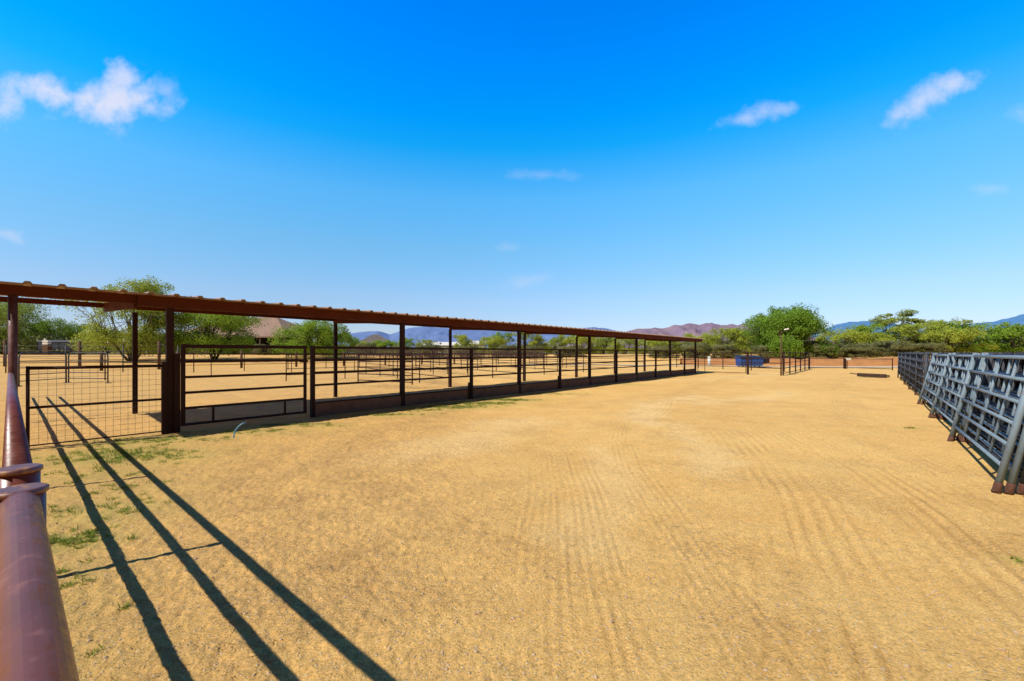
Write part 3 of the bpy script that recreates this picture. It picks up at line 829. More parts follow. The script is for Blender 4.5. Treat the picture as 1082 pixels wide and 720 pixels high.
# drag frame lying on the sand
x0 = at(906, 28.3); x1 = at(936.5, 27.0)
d = x1 - x0; L = d.length
dg = empty('arena_drag', (x0.x, x0.y, 0), math.atan2(d.y, d.x), 'flat rusty drag frame lying on the sand near the far end of the panels', 'drag frame')
mb = MB()
mb.bar((0, 0, 0.15), (L, 0, 0.13), 0.12, 0.22); mb.bar((0.15, 0.75, 0.12), (L - .1, 0.75, 0.1), 0.08, 0.1)
mb.bar((0, 0, 0.16), (0.15, 0.75, 0.12), .08, .08); mb.bar((L, 0, 0.14), (L - .1, 0.75, 0.10), .08, .08)
mb.build('frame', M['drag'], dg)
mb = MB()
for i in range(1, 12): mb.bar((L * i / 12, 0.02, 0.11), (L * i / 12 + .02, 0.74, 0.08), .03, .03)
for i in range(1, 5): mb.bar((0.05, 0.15 * i, 0.13), (L - .05, 0.15 * i, 0.11), .03, .03)
mb.build('grid', M['drag'], dg)
MB().bar((-0.45, 0.05, 0.24), (0.05, 0.02, 0.17), .05, .05).build('tow_bar', M['drag'], dg)

# blue dumpster
q = at(793, 47.5)
db = empty('dumpster', (q.x, q.y, q.z), R(-6), 'blue steel dumpster with black lid behind the far rail fence', 'dumpster')
prof = [(-0.6, 0.15), (0.75, 0.15), (0.95, 1.0), (0.95, 1.25), (-0.75, 1.05), (-0.75, 0.7)]
MB().prism(prof, -1.25, 0.95).build('body', M['blue'], db)
mb = MB()
for x_ in (-1.28, -.52, .22, .98): mb.bar((x_, -0.78, 0.95), (x_, -.63, 0.2), 0.06, 0.06)
mb.bar((-1.3, -.79, 1.0), (1.0, -.79, 1.0), .06, .08); mb.build('ribs', M['blue'], db)
MB().prism([(-0.8, 1.07), (0.98, 1.275), (0.98, 1.33), (-0.8, 1.12)], -1.3, 1.0).build('lid', M['lid'], db)
MB().prism([(-0.5, 0.45), (0.6, 0.35), (0.8, 1.05), (-0.6, 1.0)], 0.98, 1.75).build('bay', M['lid'], db)
for x_ in (-1.0, 0.7):
    for y_ in (-0.5, 0.6):
        MB().tube([(x_ - .04, y_, 0.08), (x_ + .04, y_, 0.08)], 0.085, 10).build('wheel', M['rubber'], db)
o = MB().tube([(0, 0, -0.1), (0, 0, 1.1), (0, 0, 1.16)], [0.19, 0.19, 0.1], 14).build('bollard', M['white'])
o.location = at(749.5, 52); tag(o, 'stout white bollard on the sand behind the far lane gate', 'bollard')

# garden hose end
o = MB().tube([(0.75, 0.35, 0.02), (0.5, 0.2, 0.03), (0.2, 0.05, 0.02), (0.06, -0.02, 0.0), (0.0, -0.06, -0.03)][::-1] , 0.012, 8)
base = Vector(((247 - U0) / 450 * 7.95, 7.95, 0))
o = MB().tube([(0.00, 0.0, -0.05), (0.0, 0.0, 0.06), (0.015, 0.03, 0.15), (0.045, 0.06, 0.21), (0.09, 0.09, 0.255), (0.15, 0.12, 0.285)], 0.012, 10).build('garden_hose', M['hose'])
o.location = base; tag(o, 'end of a pale blue hose rising from the ground before the five-rail gate', 'hose')

# ------------------------------------------------------------------ dark trailer behind the mesh gate
q0, q1 = at(47, 74), at(106, 74)
tr = empty('stock_trailer', (q0.x, q0.y, q0.z + .45), 0, 'long low slate-blue covered trailer under the trees behind the corral panels', 'trailer')
L = (q1 - q0).length
mb = MB().box((L / 2, 0, 1.15), (L, 2.2, 1.3)); mb.build('body', M['trailer'], tr)
pr = [(-1.15, 1.81), (1.15, 1.81), (1.0, 2.0), (0, 2.12), (-1.0, 2.0)]
MB().prism(pr, -.05, L + .05).build('cover', M['lid'], tr)
mb = MB()
for i in range(9): mb.box((L * i / 8, -1.13, 1.15), (0.07, 0.05, 1.3))
mb.build('ribs', M['trailer'], tr)
for x_ in (L * .55, L * .72):
    MB().tube([(x_, -1.16, 0.35), (x_, -.9, 0.35)], 0.36, 16).build('wheel', M['rubber'], tr)
o = MB().box((0, 0, .35), (0.9, .6, .7)).box((-0.3, 0, .85), (.2, .2, .3)).build('water_tank', M['white'])
o.location = at(49.5, 71.5, 1.75); 
MB().box((0.0, 0, -.9), (0.95, .65, 1.8)).build('stand', M['oldwood'], o)
tag(o, 'small white tank on a stand at the near end of the slate-blue trailer', 'tank')


# ------------------------------------------------------------------ houses
def hip_house(u, depth, w, dpt, eave, ridge, mats, label, dormer=False, rz=0.0):
    q = at(u, depth)
    h = empty('house', (q.x, q.y, q.z), rz, label, 'house')
    mr, mw = mats
    MB().box((0, 0, eave / 2), (w - 6, dpt - 6, eave)).build('walls', mw, h)
    a, b_ = w / 2, dpt / 2; rl = max(0.5, (w - dpt) / 2)
    mb = MB()
    c = [(-a, -b_, eave), (a, -b_, eave), (a, b_, eave), (-a, b_, eave)]
    r0, r1 = (-rl, 0, ridge), (rl, 0, ridge)
    mb.face([c[0], c[1], r1, r0]); mb.face([c[2], c[3], r0, r1]); mb.face([c[1], c[2], r1]); mb.face([c[3], c[0], r0])
    mb.face([(p_[0], p_[1], p_[2] - .02) for p_ in reversed(c)])
    mb.box((0, -b_ + .06, eave - .14), (w, 0.1, 0.26))
    rf = mb.build('roof', mr, h)
    for x_ in np.linspace(-w / 2 + 3, w / 2 - 3, 5):
        MB().box((float(x_), -dpt / 2 + 2.98, eave * .5), (1.5, 0.06, 1.3)).build('window', M['glass'], h)
    for x_ in np.linspace(-w / 2 + .6, w / 2 - .6, 6):
        MB().box((float(x_), -b_ + .3, (eave - .03) / 2), (0.3, 0.3, eave - .03)).build('porch_post', mw, h)
    if dormer:
        dx = 0.3
        mb = MB(); y0 = -b_ + 1.8; zb = eave + (ridge - eave) * (1.8 / b_)
        for sgn in (-1, 1):
            mb.face([(dx, y0 - .3, zb + 1.75), (dx + sgn * 2.9, y0 - .3, zb + .3), (dx + sgn * 2.9, y0 + 3.0, zb + .3), (dx, y0 + 3.0, zb + 1.75)])
            mb.bar((dx, y0 - .33, zb + 1.7), (dx + sgn * 2.95, y0 - .33, zb + .25), 0.12, 0.28)
        dm = mb.build('dormer_roof', mr, rf)
        MB().face([(dx - 2.4, y0, zb), (dx + 2.4, y0, zb), (dx + 2.4, y0, zb + .35), (dx, y0, zb + 1.6), (dx - 2.4, y0, zb + .35)]).build('dormer_wall', M['lid'], rf)
    return h


hip_house(268, 92, 27, 16, 3.6, 8.0, (M['tile'], M['shadewall']), 'brown tile hip-roof house with a small dormer behind the leafy green trees', True, R(-8))
hip_house(397, 150, 13, 11, 3.4, 6.8, (M['greytile'], M['palestucco']), 'far pale house with a grey hip roof below the blue mountains', False, R(14))


def long_shed(u0, u1, depth, hgt, label):
    q0, q1 = at(u0, depth), at(u1, depth); L = (q1 - q0).length
    h = empty('barn', (q0.x, q0.y, q0.z), 0, label, 'barn', 'long white barns on the horizon')
    MB().box((L / 2, 4, hgt / 2), (L, 8, hgt)).build('walls', M['palestucco'], h)
    MB().prism([(-.4, hgt), (4, hgt + 1.5), (8.4, hgt), (8.4, hgt + .15), (4, hgt + 1.7), (-.4, hgt + .15)], -.4, L + .4).build('roof', M['white'], h)
    for k in range(3):
        MB().box((L * (k + 1) / 4, -0.02, hgt * .38), (L * .1, .08, hgt * .76)).build('door', M['glass'], h)


long_shed(448, 487, 190, 3.6, 'long white barn on the horizon, nearer the far grey-roofed house')
long_shed(496, 512, 185, 4.0, 'short white barn on the horizon, behind the pale green shrubs')


# ------------------------------------------------------------------ trees
def tree_mesh(seed, hgt, rad, base, stems, nclump, leaf, perclump, mats, lean=0.3, flat=1.0, spires=0, clr=(0.35, 1.0), skirt=6, knob=None):
    leaf *= 0.92; perclump = int(perclump * 1.9)
    rg = random.Random(seed); nr = np.random.RandomState(seed)
    tk = MB(); tips = []
    cz = base + (hgt - base) * 0.5; rzv = (hgt - base) * 0.5
    cl = []
    lobes = [(rg.uniform(-.55, .55) * rad, rg.uniform(-.55, .55) * rad, cz + rg.uniform(-.25, .45) * rzv, rg.uniform(.45, .72)) for _ in range(7)]
    lobes.append((0, 0, cz + .35 * rzv, .62))
    for k_ in range(skirt):
        a_ = 6.283 * k_ / max(1, skirt) + rg.uniform(-.4, .4)
        lobes.append((math.cos(a_) * rad * .62, math.sin(a_) * rad * .62, base + rg.uniform(.05, .35) * rzv, rg.uniform(.32, .46)))
    while len(cl) < nclump:
        lx, ly, lz, lr = rg.choice(lobes)
        th, ph = rg.uniform(0, 6.283), math.acos(rg.uniform(-0.75, 1))
        rr_ = rg.uniform(*clr) ** 0.6 * lr
        p = Vector((lx + rr_ * rad * math.sin(ph) * math.cos(th), ly + rr_ * rad * math.sin(ph) * math.sin(th), lz + rr_ * rzv * 0.95 * math.cos(ph) * flat))
        if p.z < base * 0.75 or p.z > hgt: continue
        cl.append(p)
    lat = np.percentile([math.hypot(p.x, p.y) for p in cl], 90); top_ = np.percentile([p.z for p in cl], 96)
    kx = rad * .86 / lat; kz = (hgt - rad * .10) / top_
    cl = [Vector((p.x * kx, p.y * kx, p.z * kz)) for p in cl]
    cl += [Vector((math.cos(a_) * rad * k_, math.sin(a_) * rad * k_, hgt + e_)) for a_, k_, e_ in [(rg.uniform(0, 6.28), rg.uniform(.1, .55), rg.uniform(-.1, .45)) for _ in range(spires)]]
    if knob:
        cl += [Vector((knob[0] + rg.gauss(0, knob[2]), rg.gauss(0, knob[2]), hgt + rg.uniform(-.4, knob[1]) * knob[3])) for _ in range(22)]
    sts = []
    for i in range(stems):
        a = 6.283 * i / stems + rg.uniform(-.5, .5)
        top = Vector((math.cos(a) * rad * lean * rg.uniform(.6, 1.3), math.sin(a) * rad * lean * rg.uniform(.6, 1.3), cz + rg.uniform(-.2, .3) * rzv))
        if stems == 1: top = Vector((rg.uniform(-.2, .2) * rad, rg.uniform(-.2, .2) * rad, cz))
        st = Vector((math.cos(a) * .15, math.sin(a) * .15, -0.3)) if stems > 1 else Vector((0, 0, -.3))
        pts = [st + (top - st) * k + Vector((rg.uniform(-.12, .12), rg.uniform(-.12, .12), 0)) * hgt * .12 * (1 if 0 < k < 1 else 0) for k in (0, .2, .4, .6, .8, 1)]
        r0 = hgt * 0.03 / math.sqrt(stems) + 0.05
        tk.tube(pts, [r0 * (1 - .13 * j) for j in range(6)], 8)
        sts.append(pts)
    for p in cl[:int(len(cl) * .75)]:
        s = min(sts, key=lambda q: min((q[j] - p).length for j in (2, 3, 4, 5)))
        a = s[rg.choice((2, 3, 4, 5))]
        mid_ = a.lerp(p, .5) + Vector((rg.uniform(-.1, .1), rg.uniform(-.1, .1), rg.uniform(0, .14))) * rad * .5
        tk.tube([a, mid_, p], [0.045, 0.03, 0.012], 5, False)
    # leaves
    n = len(cl) * perclump
    cc = np.repeat(np.array([tuple(p) for p in cl]), perclump, 0)
    sz = np.repeat(nr.uniform(.55, 1.2, len(cl)), perclump) * rad * 0.25
    off = nr.normal(0, 1, (n, 3)); off /= np.linalg.norm(off, axis=1)[:, None]
    off *= (nr.uniform(0, 1, n) ** 0.45 * sz)[:, None]; off[:, 2] *= .75
    off[:, 2] -= 0.25 * np.hypot(off[:, 0], off[:, 1])
    c = cc + off
    c[:, 2] = np.maximum(c[:, 2], 0.15)
    d1 = nr.normal(0, 1, (n, 3)); d1[:, 2] -= .3; d1 /= np.linalg.norm(d1, axis=1)[:, None]
    d2 = nr.normal(0, 1, (n, 3)); d2 = np.cross(d1, d2); d2 /= np.linalg.norm(d2, axis=1)[:, None]
    ln = (nr.uniform(.7, 1.4, n) * leaf)[:, None]; wd = ln * .42
    V = np.stack([c - d1 * ln * .5, c + d2 * wd * .5, c + d1 * ln * .5, c - d2 * wd * .5], 1).reshape(-1, 3)
    me = bpy.data.meshes.new('crown')
    me.vertices.add(len(V)); me.vertices.foreach_set('co', V.ravel())
    me.loops.add(n * 4); me.loops.foreach_set('vertex_index', np.arange(n * 4, dtype=np.int32))
    me.polygons.add(n); me.polygons.foreach_set('loop_start', np.arange(0, n * 4, 4, dtype=np.int32))
    me.update(calc_edges=True); me.materials.append(mats[1])
    return tk.mesh('trunk', mats[0]), me


def tree(name, loc, meshes, label, cat='tree', group=None, rz=0.0, sc=(1, 1, 1)):
    t = empty(name, loc, rz, label, cat, group); t.scale = sc
    for nm, me in zip(('trunk', 'crown'), meshes):
        o = bpy.data.objects.new(nm, me); COL.objects.link(o); o.parent = t
    return t


# hero trees
def hero(name, u, depth, vtop, half_px, label, seed, base, stems, ncl, leaf, per, mats, **kw):
    q = at(u, depth); hgt = zv(vtop, depth) - q.z; rad = half_px * depth / 450
    return tree(name, q, tree_mesh(seed, hgt, rad, base, stems, ncl, leaf, per, mats, **kw), label)


hero('mesquite_tree', 6, 86, 314, 54, 'olive-green spreading tree beyond the maroon roof post, left of the slate-blue trailer', 1, 0.5, 4, 230, 0.32, 130, (M['bark'], M['leafO']))
hero('palo_verde_tree', 140, 56, 306, 46, 'tall pale yellow-green tree with bare forked trunks rising above the shelter roof', 2, 1.6, 6, 150, 0.24, 100, (M['paleb'], M['leafY']), lean=.55, skirt=6, knob=(2.1, 0.75, 1.3, 1.0))
hero('mesquite_tree', 66, 92, 338, 34, 'bright green bushy tree directly behind the slate-blue trailer', 3, 0.6, 3, 80, 0.28, 110, (M['bark'], M['leafB']))
hero('mesquite_tree', 226, 62, 319, 47, 'low spreading bright green tree beside the brown-roofed house', 4, 1.7, 4, 140, 0.26, 110, (M['bark'], M['leafB']), flat=.8)
hero('mesquite_tree', 331, 72, 339, 36, 'round bright green tree just past the brown-roofed house', 5, 1.0, 3, 110, 0.27, 110, (M['bark'], M['leafB']))
hero('mesquite_tree', 837, 66, 329, 37, 'large dark green mesquite tree standing behind the light pole', 6, 0.8, 4, 280, 0.26, 130, (M['bark'], M['leafG']), spires=7, skirt=3)
hero('mesquite_tree', -60, 84, 318, 50, 'olive tree at the edge of the view beside the spreading olive-green tree', 17, 1.6, 4, 80, 0.3, 90, (M['bark'], M['leafO']))
# kinds of bush used along the horizon
protos = {
    'Y': tree_mesh(21, 5.0, 3.4, 0.8, 5, 60, 0.25, 80, (M['paleb'], M['leafY'])),
    'y': tree_mesh(22, 4.2, 3.6, 0.5, 5, 56, 0.25, 80, (M['paleb'], M['leafY'])),
    'O': tree_mesh(23, 5.2, 3.3, 0.8, 4, 60, 0.25, 85, (M['bark'], M['leafO'])),
    'G': tree_mesh(24, 5.0, 3.6, 0.3, 4, 66, 0.25, 90, (M['bark'], M['leafG'])),
    'S': tree_mesh(25, 2.6, 2.4, 0.1, 6, 60, 0.2, 80, (M['bark'], M['leafS'])),
    'T': tree_mesh(26, 7.5, 2.4, 2.4, 3, 46, 0.25, 75, (M['bark'], M['leafO']), spires=4),
    'B': tree_mesh(27, 5.0, 3.4, 0.6, 4, 62, 0.25, 85, (M['bark'], M['leafB'])),
}
PHT = {'Y': 5.0, 'y': 4.2, 'O': 5.2, 'G': 5.0, 'S': 2.6, 'T': 8.0, 'B': 5.0}
PRD = {'Y': 3.4, 'y': 3.6, 'O': 3.3, 'G': 3.6, 'S': 2.4, 'T': 2.4, 'B': 3.4}
ADJ = {'Y': 'yellow-green palo verde', 'y': 'low spreading yellow-green palo verde', 'O': 'olive-green bushy tree', 'G': 'deep green bushy tree', 'S': 'grey-brown desert shrub', 'T': 'tall thin-topped olive tree', 'B': 'bright green bushy tree'}
BUSH = [  # u, depth, top v, half width px, kind, place
    (428, 105, 357, 15, 'B', 'right of the far grey-roofed house'), (448, 110, 359, 13, 'Y', 'in front of the long white barn'),
    (491, 100, 354, 15, 'Y', 'between the two white barns'), (520, 98, 356, 18, 'y', 'just right of the short white barn'), (528, 112, 352, 14, 'B', 'behind the low palo verde by the short barn'),
    (560, 98, 349, 20, 'Y', 'seen between the middle shelter posts'), (590, 104, 355, 19, 'O', 'seen past the fourth shelter front post'), (612, 96, 353, 20, 'y', 'before the foot of the purple mountains'),
    (636, 104, 354, 20, 'O', 'seen between the fifth shelter bay posts'), (660, 98, 357, 20, 'Y', 'seen under the sixth bay of the roof'), (688, 104, 358, 22, 'y', 'seen under the far end of the roof'),
    (712, 94, 357, 20, 'O', 'just left of the last shelter post'), (740, 90, 353, 22, 'y', 'just right of the shelter end'), (764, 86, 347, 24, 'Y', 'between the shelter end and the blue dumpster'),
    (783, 92, 349, 20, 'O', 'directly above the blue dumpster'), (800, 84, 352, 20, 'y', 'at the near foot of the large mesquite'),
    (888, 82, 349, 22, 'y', 'right of the large mesquite'), (908, 90, 345, 24, 'B', 'above the white keypad box'), (930, 80, 352, 22, 'Y', 'right of the white keypad box'),
    (947, 88, 329, 20, 'T', 'rising above the far end of the panel row'), (966, 78, 343, 24, 'Y', 'behind the far panel row'), (990, 84, 339, 24, 'Y', 'behind the panel row, with bare twigs on top'),
    (1000, 74, 346, 22, 'y', 'behind the farthest leaning stack'), (1028, 80, 343, 26, 'G', 'behind the middle leaning stack'), (1056, 84, 343, 24, 'B', 'behind the nearest leaning stack'),
    (1078, 76, 344, 26, 'B', 'behind the nearest stack by the picture edge'), (1108, 82, 340, 30, 'O', 'past the nearest stack beyond the deep green trees'), (1150, 72, 342, 30, 'G', 'out past the edge beyond the nearest stack'), (1200, 66, 342, 32, 'Y', 'second out past the edge beyond the nearest stack'),
    (1270, 60, 340, 34, 'B', 'third out past the edge beyond the nearest stack'), (1350, 56, 342, 36, 'O', 'fourth out past the edge beyond the nearest stack'),
    (-30, 86, 350, 24, 'O', 'far left behind the spreading olive tree'), (25, 100, 350, 24, 'G', 'behind the maroon roof post'), (88, 96, 346, 24, 'O', 'behind the far end of the slate-blue trailer'),
    (112, 92, 350, 20, 'Y', 'seen through the forked trunks of the pale tree'), (160, 88, 351, 22, 'O', 'between the forked pale tree and the first shelter post'), (188, 84, 352, 20, 'G', 'just past the first shelter post, in deep shade'),
    (40, 100, 341, 26, 'B', 'filling the gap left of the slate-blue trailer'), (205, 86, 350, 20, 'B', 'in the shade left of the house'), (252, 82, 356, 16, 'G', 'low in front of the house porch'), (300, 84, 356, 16, 'Y', 'low beside the right corner of the house'),
    (352, 86, 352, 20, 'B', 'joining the round green tree on its right'), (388, 118, 361, 16, 'y', 'low in front of the far grey-roofed house'), (410, 108, 360, 14, 'B', 'low at the right corner of the far grey-roofed house'),
    (290, 100, 344, 20, 'B', 'behind the brown-roofed house'), (365, 112, 352, 20, 'B', 'past the round green tree toward the far house'),
]
rg = random.Random(44)
for (u, dpt, vt, hp, kd, place) in BUSH:
    q = at(u, dpt); hgt = zv(vt, dpt) - q.z; rad = hp * dpt / 450
    if u > 870: rad *= 1.25
    k = rad / PRD[kd]
    tree('bush' if kd in 'S' else 'desert_tree', q, protos[kd], f'{ADJ[kd]} {place}', 'tree', 'desert trees along the horizon', rg.uniform(0, 6.28), (k, k, hgt / PHT[kd]))
SH = [(700, 74, 'before the shelter end'), (735, 72, 'right behind the white bollard'), (765, 70, 'left of the blue dumpster'), (812, 66, 'right of the blue dumpster'), (850, 66, 'under the large mesquite, beside its trunk'),
      (872, 64, 'on the earth bank right of the rail fence'), (890, 66, 'on the earth bank behind the keypad box'), (908, 64, 'on the earth bank right of the keypad box'), (925, 67, 'on the earth bank before the yellow palo verde'),
      (942, 65, 'on the earth bank at the end of the panel row'), (962, 66, 'behind the far panels of the upright row'), (985, 66, 'behind the panels below the twiggy tree')]
SH += [(200 + 36 * i_ + (i_ * 17) % 13, 84 - (i_ * 7) % 5, f'along the far board fence, {ords[i_]} from the brown-roofed house') for i_ in range(12)]
for (u, dpt, place) in SH:
    k = rg.uniform(.75, 1.05)
    tree('desert_shrub', at(u, dpt), protos['S'], f'grey-brown desert shrub {place}', 'shrub', 'grey-brown shrubs along the road', rg.uniform(0, 6.28), (k * 1.2, k * 1.2, k * rg.uniform(.8, 1.05)))

# far-off scrub that reads as one mass
nr = np.random.RandomState(7)
V = []; Fc = []
def scrub_mass(name, n, r0, r1, th0, th1, hmin, hmax, mat, leaf):
    per = 70
    th = nr.uniform(th0, th1, n); rr = nr.uniform(r0, r1, n)
    x = rr * np.sin(th); y = rr * np.cos(th); h = nr.uniform(hmin, hmax, n); w = h * nr.uniform(.6, 1.2, n)
    cx = np.repeat(x, per); cy = np.repeat(y, per); hh = np.repeat(h, per); ww = np.repeat(w, per)
    m = n * per
    off = nr.normal(0, 1, (m, 3)); off /= np.linalg.norm(off, axis=1)[:, None]; off *= (nr.uniform(.3, 1, m) ** .4)[:, None]
    c = np.stack([cx + off[:, 0] * ww, cy + off[:, 1] * ww, 1.25 + hh * .5 + off[:, 2] * hh * .5], 1)
    d1 = nr.normal(0, 1, (m, 3)); d1 /= np.linalg.norm(d1, axis=1)[:, None]
    d2 = np.cross(d1, nr.normal(0, 1, (m, 3))); d2 /= np.linalg.norm(d2, axis=1)[:, None]
    ln = (nr.uniform(.6, 1.3, m) * leaf * hh / hh.mean())[:, None]
    Vv = np.stack([c - d1 * ln, c + d2 * ln * .6, c + d1 * ln, c - d2 * ln * .6], 1).reshape(-1, 3)
    me = bpy.data.meshes.new(name)
    me.vertices.add(len(Vv)); me.vertices.foreach_set('co', Vv.ravel())
    me.loops.add(m * 4); me.loops.foreach_set('vertex_index', np.arange(m * 4, dtype=np.int32))
    me.polygons.add(m); me.polygons.foreach_set('loop_start', np.arange(0, m * 4, 4, dtype=np.int32))
    me.update(calc_edges=True); me.materials.append(mat)
    o = bpy.data.objects.new(name, me); COL.objects.link(o)
    o['kind'] = 'stuff'; o['label'] = 'distant low desert scrub between the pens and the mountains'; o['category'] = 'scrub'
    return o


scrub_mass('desert_scrub', 1100, 115, 420, R(-62), R(62), 1.6, 4.2, M['leafS'], 0.22)
o = scrub_mass('desert_scrub', 420, 120, 380, R(-62), R(62), 2.0, 4.6, M['leafY'], 0.24)
o['label'] = 'distant yellow-green palo verde scrub in front of the mountains'


# ------------------------------------------------------------------ mountains
def mountain_mat(name, c1, c2):
    m, nt, b = newmat(name)
    geo = nt.nodes.new('ShaderNodeNewGeometry').outputs['Position']
    n1 = noise(nt, 0.006, 8, geo, 0.6)
    c = mix(nt, ramp(nt, n1.outputs[0], [(0.35, 0.0), (0.65, 1.0)]).outputs[0], c1, c2)
    nt.links.new(c, b.inputs['Base Color']); b.inputs['Roughness'].default_value = 1.0; b.inputs['Specular IOR Level'].default_value = 0
    return m


def mountains(name, label, dist, prof, mat, seed, rough, depth_r=0.30):
    """prof: (u, v of skyline) along the range"""
    us = np.linspace(prof[0][0], prof[-1][0], 260)
    sky = np.interp(us, [p[0] for p in prof], [p[1] for p in prof])
    hh = H - (sky - V0) / 450 * dist
    rows = 46
    X = []; Y = []; Z = []
    for j in range(rows):
        k = j / (rows - 1)                 # 0 front foot .. 0.7 ridge .. 1 back
        dd = dist * (1 - depth_r * (1 - k / 0.7)) if k < .7 else dist * (1 + depth_r * .5 * (k - .7) / .3)
        sl = (k / 0.7) ** 1.25 if k < .7 else 1 - (k - .7) / .3 * .8
        x = (us - U0) / 450 * dist * (dd / dist); y = np.full_like(us, dd)
        q = dist * 0.022
        nz = fbm(x / q, y / q, seed, 5, .55); rid = 1 - np.abs(fbm(x / (q * 1.6), y / (q * 1.6) * .5, seed + 40, 4, .5))
        z = hh * sl * (1 + rough * (0.45 * nz + 0.6 * (rid - .75)) * (1.0 - smooth(.42, .64, k) * .86))
        X.append(x); Y.append(y); Z.append(np.maximum(z, -5) if j else np.full_like(us, -5))
    X = np.array(X); Y = np.array(Y); Z = np.array(Z)
    n = len(us); mb = MB()
    mb.v = [tuple(p) for p in np.stack([X, Y, Z], -1).reshape(-1, 3)]
    for j in range(rows - 1):
        for i in range(n - 1):
            mb.f.append((j * n + i, j * n + i + 1, (j + 1) * n + i + 1, (j + 1) * n + i)); mb.smooth.append(True)
    o = mb.build(name, mat); o['kind'] = 'structure'; o['label'] = label
    return o


MP = mountain_mat('purple_hazy_rock', (0.285, 0.205, 0.25), (0.20, 0.155, 0.235))  # distance haze is put into the rock colours of all ranges
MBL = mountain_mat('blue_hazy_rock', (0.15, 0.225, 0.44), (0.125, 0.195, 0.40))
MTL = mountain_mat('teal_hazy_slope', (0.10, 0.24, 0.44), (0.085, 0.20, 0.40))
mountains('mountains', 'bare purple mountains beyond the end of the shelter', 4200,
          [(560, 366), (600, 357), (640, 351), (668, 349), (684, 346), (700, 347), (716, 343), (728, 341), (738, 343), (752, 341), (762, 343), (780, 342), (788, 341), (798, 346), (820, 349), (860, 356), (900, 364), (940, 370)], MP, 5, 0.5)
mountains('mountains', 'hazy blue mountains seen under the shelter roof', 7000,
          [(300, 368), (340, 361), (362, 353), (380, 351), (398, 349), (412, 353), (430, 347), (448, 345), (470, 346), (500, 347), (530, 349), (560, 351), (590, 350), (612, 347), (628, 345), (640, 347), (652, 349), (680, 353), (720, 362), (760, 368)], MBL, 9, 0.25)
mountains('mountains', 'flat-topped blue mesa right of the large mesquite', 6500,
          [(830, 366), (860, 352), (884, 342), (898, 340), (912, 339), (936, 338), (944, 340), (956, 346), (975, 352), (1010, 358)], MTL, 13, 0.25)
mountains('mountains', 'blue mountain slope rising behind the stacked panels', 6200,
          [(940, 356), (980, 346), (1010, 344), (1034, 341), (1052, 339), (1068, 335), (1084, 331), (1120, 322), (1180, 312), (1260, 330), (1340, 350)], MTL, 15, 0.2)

# ------------------------------------------------------------------ grass, straw and gravel
def blades(name, label, mat, pts, hts, wid, tilt, seed):
    nr = np.random.RandomState(seed); n = len(pts)
    a = nr.uniform(0, 6.283, n); tl = nr.uniform(*tilt, n)
    d = np.stack([np.cos(a) * np.sin(tl), np.sin(a) * np.sin(tl), np.cos(tl)], 1)
    s = np.stack([-np.sin(a), np.cos(a), np.zeros(n)], 1)
    Lh = hts[:, None]; wv = s * wid[:, None]
    bnd = d * .55 + np.stack([np.cos(a), np.sin(a), np.zeros(n)], 1) * .18
    V = np.stack([pts - wv, pts + wv, pts + d * Lh * .55 + wv * .7, pts + (d * .55 + bnd) * Lh, pts + d * Lh * .55 - wv * .7], 1).reshape(-1, 3)
    me = bpy.data.meshes.new(name)
    me.vertices.add(len(V)); me.vertices.foreach_set('co', V.ravel())
    me.loops.add(n * 5); me.loops.foreach_set('vertex_index', np.arange(n * 5, dtype=np.int32))
    me.polygons.add(n); me.polygons.foreach_set('loop_start', np.arange(0, n * 5, 5, dtype=np.int32))
    me.update(calc_edges=True); me.materials.append(mat)
    o = bpy.data.objects.new(name, me); COL.objects.link(o)
    o['kind'] = 'stuff'; o['label'] = label; o['category'] = name.replace('_', ' ')
    return o


nr = np.random.RandomState(12)
gx = []; gy = []; gs = []
for (px, py, rx, ry, nb, gr) in PATCHES:
    ntuft = max(4, nb // 22)
    tx = nr.normal(0, .55, ntuft); ty = nr.normal(0, .55, ntuft)
    idx = nr.randint(0, ntuft, nb)
    gx.append(px + rx * (tx[idx] + nr.normal(0, .05, nb))); gy.append(py + ry * (ty[idx] + nr.normal(0, .08, nb))); gs.append(nr.uniform(.5, 1.1, nb) * (0.7 + .3 * gr))
gx = np.concatenate(gx); gy = np.concatenate(gy); gs = np.concatenate(gs)
gzz = ground_h(gx, gy)[0]
blades('grass', 'short green grass in patches along the fence and shelter front', M['grass'], np.stack([gx, gy, gzz - .004], 1), 0.05 * gs, 0.0035 * np.ones(len(gx)), (0.2, 1.2), 5)
# dry stalks
n = 5200
th = nr.uniform(R(35), R(150), n); rr = 1.3 * (14 / 1.3) ** nr.uniform(0, 1, n)
sx, sy = rr * np.cos(th), rr * np.sin(th)
keep = (fbm(sx * .7, sy * .7, 71, 3) + .55 * (sx < .5) > 0.15) & (nr.uniform(0, 1, n) < .9)
sx, sy = sx[keep], sy[keep]; sz = ground_h(sx, sy)[0]
blades('dry_straw', 'bits of dry straw and stalks scattered on the sand', M['straw'], np.stack([sx, sy, sz + .004], 1), nr.uniform(.02, .07, len(sx)), nr.uniform(.0012, .0028, len(sx)), (1.35, 1.6), 6)
